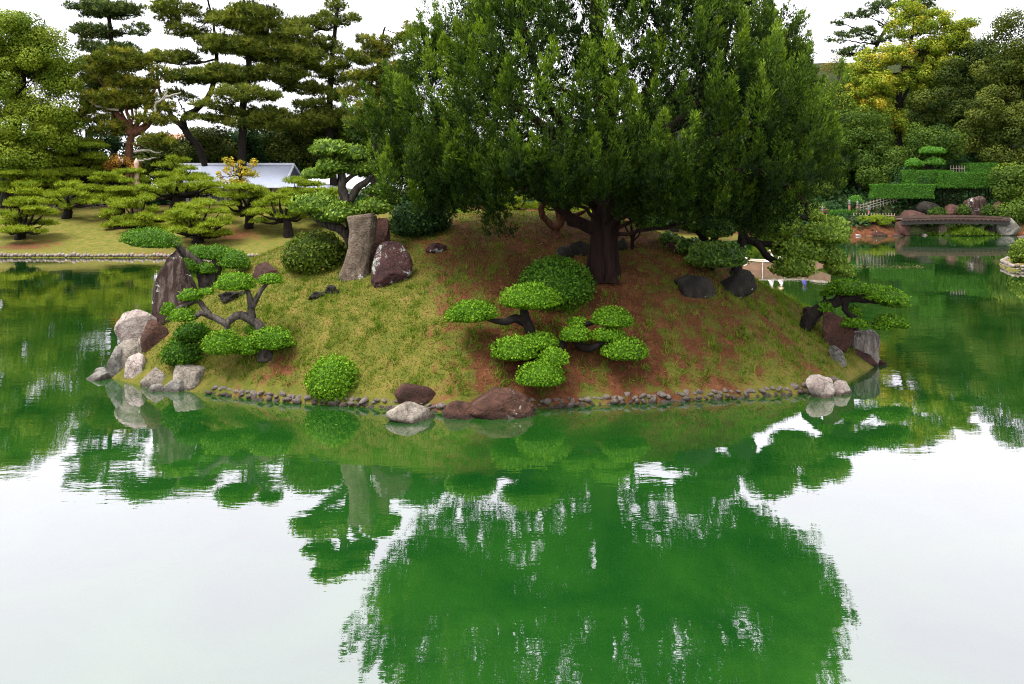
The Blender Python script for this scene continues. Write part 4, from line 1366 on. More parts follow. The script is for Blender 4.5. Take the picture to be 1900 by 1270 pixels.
GP = [("cloud-pruned pine nearest the left frame edge, at the far shore", 36, 445, (-12, 362, 100, 432), {}),
      ("cloud-pruned pine with V-forked trunk before the low fence", 122, 406, (82, 338, 196, 384), dict(tone=.6)),
      ("dense low cloud-pruned pine with short black trunk left of the fork-legged one", 258, 422, (174, 366, 312, 425), {}),
      ("cloud-pruned pine on two slanting black legs near the shore", 366, 452, (302, 372, 440, 440), dict(tone=.62)),
      ("cloud-pruned pine with thick upright trunk in the middle of the lawn", 462, 425, (400, 342, 512, 398), {}),
      ("small pine leaning left on the lawn by the azalea mound", 535, 440, (470, 360, 590, 412), dict(lean=-8, tone=.5)),
      ("cloud-pruned pine behind the V-forked one", 60, 372, (-20, 318, 140, 362), dict(Y=78, tone=.5)),
      ("tall layered garden pine at the left, in front of the camphor", 40, 350, (-20, 252, 102, 340), dict(Y=80, tone=.5, pw=(38, 60))),
      ("tall layered garden pine right of the leftmost layered one", 140, 350, (88, 256, 202, 335), dict(Y=82, tone=.42, pw=(38, 60))),
      ("garden pine dome in front of the pale cone post", 222, 362, (150, 314, 290, 368), dict(Y=76, tone=.55)),
      ("thin flat-padded pine before the house's left wall", 320, 385, (258, 330, 425, 366), dict(Y=76, tone=.55)),
      ("small pine crown overlapping the house roof's left end", 335, 345, (284, 292, 378, 330), dict(Y=80, tone=.45)),
      ("flat-topped pine below the roof's right eave", 545, 400, (512, 334, 616, 372), dict(Y=74, tone=.5)),
      ("garden pine between the standing stone and the lawn", 620, 420, (560, 352, 660, 410), dict(Y=72, tone=.45)),
      ("pale garden pine seen under the juniper's left limb", 960, 410, (905, 345, 1000, 392), dict(Y=76, tone=.6)),
      ("pale garden pine seen beside the juniper trunk", 1050, 412, (985, 346, 1105, 396), dict(Y=78, tone=.6)),
      ("garden pine half hidden by the juniper's left skirt", 820, 400, (770, 345, 870, 395), dict(Y=76, tone=.45)),
      ("garden pine beyond the island's right crest", 1250, 420, (1200, 350, 1330, 405), dict(Y=84, tone=.5)),
      ("garden pine on the far shore behind the boat", 1420, 440, (1350, 360, 1480, 430), dict(Y=92, tone=.45))]
for lab, u, v, box, kw in GP:
    garden_pine(lab, u, v, box, **kw)

# stone edge of the far lawn (stones too small to tell apart)
b = MB()
edge_pts = [(-45, 60.2), (-28, 60), (-16, 60.3), (-8, 62), (0, 67), (12, 74)]
for (ax, ay), (bx_, by_) in zip(edge_pts[:-1], edge_pts[1:]):
    n_ = int(math.hypot(bx_ - ax, by_ - ay) / .27)
    for i in range(n_):
        t = i / n_
        V, T = ICO[1]
        s_ = np.array([RNG.uniform(.13, .2), RNG.uniform(.13, .2), RNG.uniform(.12, .22)])
        b.add(V * s_ * RNG.uniform(.8, 1.2, (len(V), 1)) + np.array([ax + (bx_ - ax) * t, ay + (by_ - ay) * t - .05, .14 + RNG.uniform(-.05, .08)]), T=T)
tag(b.obj("shore_stones", M['pebble'], None, True), "thin line of pale stones along the far lawn shore", "stone edging", None, 'stuff')

# low bamboo fence on the lawn
def rail_fence(name, label, p0, p1, h, n, rails, mat, pr=.03, rr=.02, post_mat=None, cat="fence", infill=0):
    t = thing(name, p0, label, cat)
    p0, p1 = np.array(p0, float), np.array(p1, float)
    for i in range(n):
        q = p0 + (p1 - p0) * i / (n - 1)
        MB().tube([q - [0, 0, .1], q + [0, 0, h]], [pr, pr], 7).obj("post", post_mat or mat, t)
    for z in rails:
        MB().tube([p0 + [0, -.03, z], p1 + [0, -.03, z]], [rr, rr], 6).obj("rail", mat, t)
    for i in range(infill):
        q = p0 + (p1 - p0) * (i + .5) / infill
        MB().tube([q + [0, .03, .02], q + [0, .03, h * .92]], [rr * .8, rr * .8], 5).obj("cane", mat, t)
    return t


a_, b_ = on_ground(84, 397), on_ground(200, 384)
rail_fence("bamboo_fence", "low weathered bamboo fence behind the V-forked pine", a_, b_, .75, 9, (.15, .4, .65), M['bamboo_grey'], .035, .03, infill=16)

# pale cone-shaped post
c_ = at(253, 333, 77)
t_ = thing("cone_post", (c_.x, c_.y, gz(c_.x, c_.y)), "slim pale pinkish cone-shaped post by the orange shrub", "post")
b = MB()
z0 = gz(c_.x, c_.y) - .05
zt = at(253, 294, 77).z
prof = [(0, .75), (.25, .62), (.5, .40), (.7, .28), (.85, .22), (.9, .30), (.93, .3), (1, .04)]
b.tube([(c_.x, c_.y, z0 + (zt - z0) * p) for p, r in prof], [r * .75 for p, r in prof], 12)
b.obj("shaft", M['stone_cone'], t_, True)

# house with blue-grey hip-and-gable roof
HY = 86
hx0, hx1 = at(318, 350, HY).x, at(600, 350, HY).x
ex1 = at(628, 350, HY).x
zr, ze = at(430, 306, HY + 4).z, at(430, 347, HY).z
rx0, rx1 = at(352, 306, HY + 4).x, at(541, 306, HY + 4).x
zg = gz((hx0 + hx1) / 2, HY) - .3
house = thing("house", (hx0, HY, zg), "low house with broad blue-grey hip-and-gable roof behind the garden pines", "house")
b = MB().box(((hx0 + hx1) / 2, HY + 4, (zg + ze) / 2), (hx1 - hx0 - 1.2, 6.6, ze - zg))
b.obj("wall", M['plaster'], house)
gx1 = rx1 + .15
zgab = at(560, 332, HY + 1.5).z
MB().add([(hx0 - .5, HY - .6, ze), (gx1 + .75, HY - .6, ze), (gx1, HY + 4, zr), (rx0 - 1, HY + 4, zr), (hx0 - .5, HY + 8.6, ze), (gx1 + .75, HY + 8.6, ze)],
         Q=[(0, 1, 2, 3), (5, 4, 3, 2)]).obj("roof_slope", M['roof'], house)
roof_part = next(c for c in house.children if c.name.startswith("roof_slope"))
wall_part = next(c for c in house.children if c.name.startswith("wall"))
# skirt roof round the right end
sk = [(gx1 + .55, HY + .9, zgab), (gx1 + .55, HY + 7.1, zgab), (ex1, HY - .9, ze - .25), (ex1, HY + 8.9, ze - .25), (gx1 + .70, HY - .62, ze + .02), (gx1 + .70, HY + 8.62, ze + .02)]
MB().add(sk, Q=[(0, 2, 3, 1)], T=[(0, 4, 2), (1, 3, 5)]).obj("hip_roof", M['roof'], house)
MB().add([(gx1 + .05, HY + .95, zgab), (gx1 + .05, HY + 7.05, zgab), (gx1 - .02, HY + 4, zr - .12)], T=[(0, 1, 2)]).obj("gable_panel", M['gable'], house)
for yy in (HY + .75, HY + 7.25):
    b = MB()
    b.tube([(gx1 + .3, yy, zgab), (gx1 + .1, HY + 4, zr + .02)], [.14, .14], 6)
    b.obj("barge_board", M['roof_trim'], house)
MB().box(((rx0 - 1 + gx1) / 2, HY + 4, zr + .06), (gx1 - rx0 + 1.3, .4, .24)).obj("ridge_cap", M['roof_trim'], roof_part)
MB().box(((hx0 + gx1) / 2, HY - .62, ze - .06), (gx1 - hx0 + 1.2, .12, .14)).obj("eave_board", M['roof_trim'], roof_part)
for i in range(7):
    xx = hx0 + 1.2 + i * (hx1 - hx0 - 2.4) / 6
    MB().box((xx, HY + .66, (zg + ze) / 2), (.18, .08, ze - zg - .1)).obj("wall_post", M['wood_dark'], wall_part)
for i in range(6):
    xx = hx0 + 1.2 + (i + .5) * (hx1 - hx0 - 2.4) / 6
    MB().box((xx, HY + .68, zg + (ze - zg) * .58), (1.5, .04, 1.1)).obj("window", M['gable'], wall_part)

# lower pale green roof beyond
o = at(600, 353, 82)
t_ = thing("small_roofed_gate", (o.x, 82, gz(o.x, 82)), "small building with pale green curved roof right of the house", "building")
MB().box((o.x, 83, (gz(o.x, 82) + o.z) / 2), (2.6, 1.8, o.z - gz(o.x, 82))).obj("wall", M['plaster'], t_)
b = MB()
pts = [(o.x - 2.2, o.z - .35), (o.x - 1.4, o.z - .05), (o.x, o.z + .12), (o.x + 1.4, o.z - .05), (o.x + 2.2, o.z - .35)]
V = [(x, 81.4, z) for x, z in pts] + [(x, 84.6, z) for x, z in pts]
b.add(V, Q=[(i, i + 1, i + 6, i + 5) for i in range(4)])
b.obj("roof", M['stone_roof'] if 'stone_roof' in M else M['roof_trim'], t_, True)

# far red-roofed building glimpsed under the pines
o = at(345, 262, 150)
t_ = thing("far_building", (o.x, 150, 3), "distant red-tiled roof glimpsed under the tall pines", "building")
MB().box((o.x, 155, 8), (9, 7, 13)).obj("wall", M['plaster'], t_)
zt = at(345, 245, 150).z
zb = at(345, 272, 150).z
MB().add([(o.x - 5.5, 150.4, zb), (o.x + 5.5, 150.4, zb), (o.x + 5.5, 155, zt), (o.x - 5.5, 155, zt), (o.x - 5.5, 159.6, zb), (o.x + 5.5, 159.6, zb)], Q=[(0, 1, 2, 3), (3, 2, 5, 4)]).obj("roof", M['brick_far'], t_)

# ------------------------------------------------------------------ tall trees behind the left lawn
PK = dict(kind='pine', n_leaf=11, L=.46, W=.034, rc=.52, dens=.52, tone_var=.24)
big_tree("camphor_tree", "rounded yellow-green camphor tree filling the upper left edge", "tree", 80, [(20, 330, 0, 14), (25, 250, 0, 12), (40, 160, 0, 8), (40, 80, 0, 4)],
         [(40, 150, 85, 85), (10, 72, 70, 55), (82, 110, 52, 48), (105, 190, 42, 66), (50, 240, 90, 50), (115, 250, 34, 40), (-70, 130, 80, 110), (55, 60, 45, 34), (20, 290, 80, 40)], M['camphor'], M['bark_dark'], rc=1.3, n_leaf=420, L=.22, W=.075, dens=1.45, tone=.68, tone_var=.2)
big_tree("dark_evergreen", "dark evergreen behind the layered pines, right of the camphor", "tree", 90, [(165, 340, 0, 10), (165, 240, 0, 6)], [(160, 265, 50, 50), (200, 285, 40, 35), (120, 290, 50, 40)], M['dark_tree'], M['bark_dark'], rc=1.2, n_leaf=240, L=.3, W=.09)
big_tree("tall_pine", "tall bluish pine with thin top between camphor and broad pine", "pine tree", 96, [(212, 340, 0, 9), (213, 200, 0, 8), (208, 90, 0, 6), (200, 0, 0, 4), (198, -60, 0, 2)],
         [(195, 15, 62, 20), (252, 60, 24, 14), (175, 60, 50, 14), (218, 95, 45, 13), (185, 125, 45, 14), (160, -20, 42, 16), (265, 20, 18, 12), (205, 155, 55, 15), (245, 105, 26, 10), (170, 95, 30, 10), (225, -35, 36, 16), (160, 165, 34, 16), (200, 190, 50, 18)],
         M['pine_blue'], M['bark_dark'], group="tall pines behind the lawn", **PK)
big_tree("gnarled_pine", "gnarled pine with red trunk and bleached bare branches", "pine tree", 82, [(240, 305, 0, 9), (240, 270, 0, 9), (246, 246, 0, 9)],
         [(205, 180, 55, 15), (252, 155, 50, 15), (168, 212, 38, 13), (288, 225, 40, 14), (232, 120, 60, 16), (302, 200, 28, 10), (205, 235, 42, 15), (255, 190, 46, 14), (290, 265, 42, 16), (180, 145, 36, 14), (300, 140, 30, 12)],
         M['pine_gold'], M['bark_red'], group="tall pines behind the lawn", forks=[[(244, 250, 0, 8), (228, 228, 0, 6), (214, 208, 0, 5), (196, 195, 0, 3)], [(248, 248, 0, 8), (272, 234, 0, 6), (292, 205, 0, 4), (300, 185, 0, 2)]],
         dead=[[(220, 205, -1, 2.6), (180, 196, -1, 2.4), (160, 182, -1, 2), (122, 176, -1, 1)], [(160, 182, -1, 1.8), (150, 172, -1, 1.4), (130, 166, -1, .8)], [(288, 212, -1, 3), (290, 192, -1, 2.4), (310, 182, -1, 2), (336, 172, -1, 1)], [(290, 194, -1, 1.8), (306, 178, -1, 1.4), (312, 160, -1, .8)], [(248, 282, -1, 2.4), (272, 279, -1, 2), (298, 284, -1, 1)], [(252, 300, -1, 2), (270, 297, -1, 1.6), (290, 293, -1, .8)]], **PK)
big_tree("tall_pine", "spreading pine with leaning curved trunk left of the dense pine", "pine tree", 90, [(385, 330, 0, 9), (372, 280, 0, 9), (345, 245, 0, 9), (342, 218, 0, 8), (366, 202, 0, 8), (392, 170, 0, 7), (402, 110, 0, 5), (395, 40, 0, 3), (380, -20, 0, 2)],
         [(350, 142, 52, 13), (325, 20, 46, 14), (345, 58, 38, 12), (325, 100, 48, 12), (400, 80, 40, 16), (292, 120, 26, 9), (372, 212, 36, 8), (360, -15, 50, 16), (310, 45, 26, 9), (385, 30, 36, 14), (330, 172, 30, 10)],
         M['pine'], M['bark_dark'], group="tall pines behind the lawn", forks=[[(342, 240, 0, 6), (318, 215, 0, 5), (300, 180, 0, 3), (290, 130, 0, 2)]], **PK)
big_tree("tall_pine", "dense broad pine in the middle of the left tree line", "pine tree", 88, [(450, 330, 0, 11), (450, 250, 0, 10), (452, 190, 0, 9), (462, 110, 0, 7), (455, 30, 0, 4), (450, -30, 0, 2)],
         [(470, 36, 56, 26), (500, 88, 62, 24), (440, 90, 56, 24), (425, 140, 72, 17), (520, 130, 55, 20), (460, 182, 64, 15), (398, 195, 42, 11), (490, 206, 48, 12), (556, 100, 40, 26), (440, 214, 44, 9), (480, -15, 50, 20), (420, 45, 36, 18), (540, 60, 36, 20), (395, 222, 34, 8), (505, 228, 50, 12), (470, 236, 60, 10)],
         M['pine'], M['bark_dark'], group="tall pines behind the lawn", tone=.55, **PK)
big_tree("tall_pine", "pine with bare spire top left of the juniper", "pine tree", 92, [(618, 330, 0, 9), (612, 250, 0, 9), (612, 180, 0, 8), (618, 90, 0, 6), (626, 20, 0, 4), (628, -25, 0, 2)],
         [(625, 2, 24, 18), (606, 45, 34, 14), (650, 46, 22, 12), (590, 85, 46, 16), (600, 128, 52, 15), (566, 158, 46, 15), (642, 108, 26, 13), (622, 150, 36, 13), (556, 55, 40, 18), (630, -30, 24, 14), (580, 190, 40, 14), (632, 180, 40, 14), (590, 216, 48, 14), (645, 212, 42, 16), (560, 235, 50, 12)],
         M['pine'], M['bark_dark'], group="tall pines behind the lawn", tone=.48, **PK)
big_tree("tall_pine", "thin brownish pine nearest the juniper's left edge", "pine tree", 86, [(692, 330, 0, 8), (696, 240, 0, 8), (702, 160, 0, 7), (706, 90, 0, 5), (715, 50, 0, 2)],
         [(690, 78, 30, 11), (735, 82, 28, 11), (680, 108, 36, 10), (720, 120, 32, 13), (690, 148, 36, 12), (722, 168, 38, 15), (662, 172, 36, 12), (700, 200, 44, 16), (760, 60, 26, 12), (760, 130, 30, 16), (705, 95, 40, 16), (735, 140, 40, 18), (672, 135, 34, 14), (690, 225, 50, 18), (745, 195, 40, 20)],
         M['pine_gold'], M['bark_dark'], group="tall pines behind the lawn", tone=.42, **PK)
for i, (lab, u, v, ru, rv, Y_, mt) in enumerate([
        ("dark bushy tree low behind the camphor at the frame edge", -20, 318, 90, 40, 100, 'dark_tree'), ("dark bushy tree low behind the tall layered pines", 110, 322, 70, 36, 101, 'dark_tree'), ("dark bushy tree low behind the garden pine dome", 215, 322, 60, 34, 99, 'olive_tree'),
        ("dark pine thicket tree behind the orange shrub", 300, 278, 60, 40, 92, 'olive_tree'), ("low dark tree behind the house ridge's left part", 392, 268, 68, 38, 96, 'olive_tree'), ("low dark tree behind the house roof's middle", 482, 254, 70, 46, 98, 'dark_tree'),
        ("low dark tree behind the house gable", 565, 252, 64, 55, 97, 'olive_tree'), ("dark bushy tree behind the light cloud-pruned tree", 632, 250, 58, 60, 95, 'olive_tree'), ("dark bushy tree at the juniper's lower left edge", 700, 245, 56, 75, 94, 'mid_tree'),
        ("dark tree seen through the juniper's left limbs", 850, 300, 84, 42, 98, 'mid_tree'), ("tree seen behind the juniper's trunk gap", 1000, 298, 80, 42, 100, 'mid_tree'), ("tree behind the juniper's right limb", 1180, 300, 95, 48, 100, 'dark_tree'),
        ("tree behind the juniper's lower right skirt", 1350, 300, 85, 60, 104, 'mid_tree'), ("tree on the far shore right of the juniper", 1490, 300, 75, 85, 108, 'mid_tree'), ("broad bush on the far shore left of the promontory", 1440, 385, 90, 36, 98, 'mid_tree')]):
    big_tree("background_tree", lab, "tree", Y_, [(u, v + rv + 30, 0, 7), (u, v, 0, 5)], [(u, v, ru * .8, rv * .8), (u - ru * .5, v + rv * .3, ru * .6, rv * .6), (u + ru * .5, v + rv * .35, ru * .6, rv * .6), (u, v + rv * .7, ru * .9, rv * .5)],
             M[mt], M['bark_dark'], rc=1.15, n_leaf=210, L=.30, W=.09, dens=.85 if 760 < u < 1460 else 1.6, group="dense trees behind the lawn", tone=.45)
big_tree("maple_tree", "small golden-yellow maple in front of the blue-grey roof", "tree", 80, [(445, 372, 0, 4), (446, 340, 0, 3.4), (446, 315, 0, 2)], [(432, 314, 18, 14), (462, 322, 18, 13), (442, 338, 30, 12), (424, 298, 8, 9), (474, 304, 8, 10), (448, 300, 8, 8), (412, 326, 10, 8)], M['gold'], M['bark_dark'], rc=.38, n_leaf=30, L=.22, W=.07, dens=.9)
big_tree("maple_shrub", "orange-brown autumn shrub beneath the gnarled red pine", "shrub", 82, [(228, 325, 0, 4), (228, 305, 0, 3)], [(222, 302, 26, 11), (246, 306, 16, 9), (204, 308, 14, 8)], M['orange'], M['bark_dark'], rc=.5, n_leaf=75, L=.2, W=.065)

# ------------------------------------------------------------------ wooded hillside on the right
BR = dict(rc=1.6, n_leaf=460, L=.27, W=.09, dens=1.35, tone_var=.18)
big_tree("pine_on_hill", "dark pine with open crown behind the yellowing tree", "pine tree", 128, [(1610, 240, 0, 6), (1612, 140, 0, 5), (1640, 60, 0, 4), (1690, 15, 0, 2)],
         [(1555, 75, 22, 8), (1556, 40, 14, 8), (1600, 55, 26, 10), (1605, 25, 30, 8), (1640, 15, 36, 10), (1625, 75, 30, 9), (1590, 95, 34, 8), (1700, 5, 40, 12), (1660, 50, 24, 8), (1560, 90, 22, 6), (1720, 30, 26, 8)], M['pine_blue'], M['bark_dark'], kind='pine', n_leaf=12, L=.5, W=.045, rc=.6, dens=.35, tone=.35)
big_tree("yellowing_tree", "tall yellow-green deciduous tree with airy crown on the right hill", "tree", 114, [(1670, 300, 0, 7), (1665, 230, 0, 6), (1672, 150, 0, 5), (1690, 80, 0, 3), (1700, 30, 0, 2)],
         [(1690, 50, 46, 24), (1735, 35, 40, 22), (1770, 60, 34, 20), (1640, 105, 48, 22), (1700, 95, 44, 22), (1600, 130, 40, 20), (1585, 165, 36, 22), (1640, 155, 50, 26), (1745, 85, 38, 18), (1560, 180, 30, 22), (1615, 195, 50, 22), (1790, 45, 24, 14), (1680, 15, 36, 12), (1775, 88, 36, 26), (1745, 120, 44, 28), (1700, 145, 50, 30), (1580, 215, 44, 30), (1650, 230, 50, 30)], M['yellow_tree'], M['bark_dark'], rc=.9, n_leaf=130, L=.28, W=.085, dens=1.3, tone=.52, tone_var=.2,
         forks=[[(1665, 225, 0, 4), (1640, 180, 0, 3), (1610, 150, 0, 2)], [(1668, 200, 0, 3), (1720, 100, 0, 2.4), (1755, 60, 0, 1.4)]])
big_tree("evergreen_on_hill", "dark grey-green evergreen between yellowing tree and corner camphor", "tree", 112, [(1750, 320, 0, 10), (1755, 200, 0, 8), (1765, 110, 0, 5)],
         [(1785, 142, 48, 34), (1818, 98, 38, 28), (1730, 205, 46, 38), (1780, 205, 60, 46), (1825, 145, 36, 40), (1735, 250, 56, 32)], M['olive_tree'], M['bark_dark'], tone=.36, **BR)
big_tree("camphor_on_hill", "large olive camphor tree filling the right frame edge", "tree", 104, [(1865, 330, 0, 12), (1868, 220, 0, 10), (1880, 110, 0, 6)],
         [(1880, 75, 45, 42), (1850, 130, 42, 40), (1905, 150, 50, 60), (1840, 200, 48, 45), (1890, 230, 50, 40), (1815, 255, 38, 30), (1950, 120, 60, 90), (1860, 280, 55, 30)], M['olive_tree'], M['bark_dark'], tone=.62, **BR)
for lab, u, v, ru, rv, Y_, mt, tn in [
        ("mid-green tree below the yellowing tree on the hill", 1600, 235, 52, 42, 106, 'mid_tree', .5), ("shaded green tree above the left clipped hedge", 1640, 300, 55, 45, 104, 'mid_tree', .4), ("deep green maple above the stepped hedges", 1725, 255, 50, 36, 103, 'mid_tree', .35),
        ("dark shaded tree behind the stepped hedges", 1800, 300, 60, 40, 106, 'dark_tree', .3), ("green maple branch mass at the right edge above the bridge", 1890, 330, 40, 42, 94, 'mid_tree', .55), ("leafy shrub mass at the right edge beside the bridge end", 1892, 392, 26, 24, 91, 'mid_tree', .5),
        ("tall dark tree on the ridge left of the yellowing tree", 1548, 180, 40, 46, 134, 'olive_tree', .45), ("ridge tree showing through the yellowing crown", 1640, 165, 62, 48, 138, 'mid_tree', .4), ("ridge tree behind the dark grey-green evergreen", 1725, 130, 60, 44, 140, 'olive_tree', .4), ("slope tree low behind the yellowing tree's trunk", 1690, 215, 56, 40, 126, 'mid_tree', .4),
        ("dark tree between the far shore and the hill", 1560, 310, 48, 60, 110, 'dark_tree', .5), ("shaded bush beneath the middle hedges", 1690, 345, 44, 26, 101, 'dark_tree', .35)]:
    big_tree("hill_tree", lab, "tree", Y_, [(u, v + rv + 20, 0, 7), (u, v, 0, 5)], [(u, v, ru * .8, rv * .75), (u - ru * .5, v + rv * .25, ru * .55, rv * .6), (u + ru * .5, v + rv * .25, ru * .55, rv * .6), (u, v + rv * .65, ru * .8, rv * .5)],
             M[mt], M['bark_dark'], group="trees on the wooded hill", tone=tn, rc=1.5, n_leaf=400, L=.28, W=.09, dens=1.5)
big_tree("twiggy_tree", "brownish half-bare tree at the left foot of the yellowing tree", "tree", 116, [(1560, 250, 0, 4), (1556, 150, 0, 3), (1552, 115, 0, 1.5)], [(1558, 118, 22, 16), (1540, 130, 18, 14), (1572, 135, 18, 12)], M['azalea'], M['bark_grey'], rc=.9, n_leaf=60, L=.28, W=.06, tone=.8)


# clipped hedges
def hedge(label, u0, v0, u1, v1, Y, depth=2.2, name="clipped_hedge"):
    k = Y / FPX
    c = at((u0 + u1) / 2, (v0 + v1) / 2, Y + depth / 2)
    w, h = (u1 - u0) * k, (v1 - v0) * k
    t = thing(name, (c.x, c.y, c.z - h / 2), label, "hedge", "clipped hedges above the bridge")
    b = MB()
    n = int((w * h + w * depth * 1.2 + depth * h * 2) * 260)
    P = RNG.uniform(-1, 1, (n, 3))
    pw_ = np.array([depth * h, w * h, w * depth])
    f = RNG.choice(3, n, p=pw_ / pw_.sum())
    sg = np.where(RNG.random(n) < .5, -1, 1)
    sg = np.where(f == 2, np.where(RNG.random(n) < .85, 1, -1), sg)
    P[np.arange(n), f] = sg
    P = np.sign(P) * np.abs(P) ** .96
    Nn = np.zeros((n, 3))
    Nn[np.arange(n), f] = sg
    Pw = P * np.array([w, depth, h]) / 2
    Pw *= (1 + .04 * np.sin(Pw[:, 0:1] * 2.1) * np.sin(Pw[:, 2:3] * 3 + Pw[:, 1:2]))
    D = unit(np.cross(Nn, RNG.normal(size=(n, 3))) + Nn * .6)
    b.leaf(Pw + np.array(c), D, unit(Nn + RNG.normal(size=(n, 3)) * .4), .15 * RNG.uniform(.7, 1.3, n), .05, np.clip(.5 + RNG.normal(size=n) * .2, 0, 1), True)
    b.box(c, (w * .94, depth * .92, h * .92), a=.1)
    b.obj("foliage", M['hedge'], t)
    b = MB()
    for i in range(4):
        x = c.x + (i / 3 - .5) * w * .7
        g = gz(x, c.y)
        b.tube([(x, c.y, min(g, c.z - h) - .2), (x, c.y, c.z)], [.07, .05], 6)
    b.obj("stem", M['bark_dark'], t)
    return t


hedge("long clipped box hedge lowest and leftmost above the bridge", 1620, 343, 1726, 368, 95)
hedge("clipped box hedge one step above the lowest hedge", 1677, 317, 1762, 343, 98)
hedge("clipped box hedge farthest right above the rocks", 1741, 321, 1832, 349, 96.5)
hedge("small dark clipped hedge topmost behind the others", 1788, 304, 1842, 320, 100)
hedge("little clipped hedge ledge at the right end of the rocks", 1824, 334, 1850, 346, 97)
hedge("low clipped hedge beside the red posts left of the promontory", 1536, 391, 1584, 408, 93, 1.4)

f_ = at(1725, 345, 99)
f_.z = gz(f_.x, 99)
cloud_tree("cloud_pruned_shrub", "three-padded cloud-pruned shrub above the stepped hedges", "shrub", f_,
           [[(1722, 345, 0, 3), (1722, 318, 0, 3), (1720, 300, 0, 2), (1728, 285, 0, 1.5)], [(1722, 312, 0, 2), (1700, 304, 0, 1.6)], [(1722, 310, 0, 2), (1738, 302, 0, 1.6)]],
           [(1680, 294, 1713, 311, 0), (1714, 291, 1752, 309, 0), (1706, 271, 1753, 288, .3)], M['hedge'], M['bark_dark'], dens=160, L=.2, W=.06, tone=.6, flat=.4)
f_ = at(1586, 398, 95)
f_.z = gz(f_.x, 95)
cloud_tree("mushroom_shrub", "small mushroom-shaped clipped shrub by the diagonal fence", "shrub", f_, [[(1586, 400, 0, 2.4), (1586, 380, 0, 2)]], [(1574, 363, 1600, 379, 0)], M['hedge'], M['bark_dark'], dens=170, L=.18, W=.055, tone=.65, flat=.4)

# promontory pine
f_ = at(1626, 432, 89.2)
f_.z = gz(f_.x, 89.2)
cloud_tree("promontory_pine", "small flat pine spreading on the golden promontory by the bridge", "pine tree", f_,
           [[(1628, 432, 0, 4.5), (1628, 420, 0, 4), (1618, 410, 0, 3), (1600, 406, 0, 2)], [(1628, 420, 0, 3.5), (1640, 410, 0, 2.4), (1655, 408, 0, 1.6)]],
           [(1586, 400, 1622, 413, 0), (1612, 398, 1646, 410, .3), (1628, 407, 1650, 418, -.4), (1644, 403, 1666, 412, 0)], M['niwaki'], M['bark_dark'], dens=150, L=.2, W=.03, style='needle', tone=.55)

# ------------------------------------------------------------------ wooden bridge over the inlet
BY = 88.5
bx0, bx1 = at(1664, 410, BY).x, at(1862, 410, BY).x
br = thing("wooden_bridge", ((bx0 + bx1) / 2, BY, 0), "low arched wooden footbridge over the inlet at the far right", "bridge")
N_ = 24
tt = np.linspace(0, 1, N_ + 1)
arch = at(1760, 400, BY).z
zend = at(1672, 402.5, BY).z
zz_ = zend + (arch - zend) * np.sin(tt * math.pi)
xx_ = bx0 + (bx1 - bx0) * tt


def arched(y0, y1, top, bot, name, mat):
    V = []
    for y in (y0, y1):
        for x, z in zip(xx_, zz_):
            V += [(x, y, z + top), (x, y, z + bot)]
    n = 2 * (N_ + 1)
    Q = []
    for i in range(N_):
        a = 2 * i
        Q += [(a, a + 1, a + 3, a + 2), (n + a, n + a + 2, n + a + 3, n + a + 1), (a, a + 2, n + a + 2, n + a), (a + 1, n + a + 1, n + a + 3, a + 3)]
    e = 2 * N_
    Q += [(0, n, n + 1, 1), (e, e + 1, n + e + 1, n + e)]
    return MB().add(V, Q).obj(name, mat, br)


arched(BY - 1.15, BY + 1.15, -.22, -.34, "deck", M['wood_bridge'])
arched(BY - 1.32, BY - 1.16, .02, -.14, "edge_rail", M['wood_bridge'])
arched(BY - 1.26, BY - 1.18, -.16, -.21, "fascia", M['wood_dark'])
arched(BY - 1.30, BY - 1.18, -.24, -.40, "edge_beam", M['wood_bridge'])
arched(BY + 1.16, BY + 1.32, .02, -.14, "edge_rail", M['wood_bridge'])
arched(BY - 1.12, BY - .92, -.42, -.86, "girder", M['wood_dark'])
arched(BY + .92, BY + 1.12, -.42, -.86, "girder", M['wood_dark'])
for i in range(1, 24):
    j = i
    MB().box((xx_[j], BY - 1.24, zz_[j] - .46), (.13, .10, .10)).obj("joist_end", M['wood_bridge'], br)
rock("stone_pier", "upright brown stone pier under the bridge", 1739, 416, 1756, 443, M['rock_tan'], 201, dr=.9, cuts=2, squash=.8, Yabs=88.2, bury=.4, level=3)
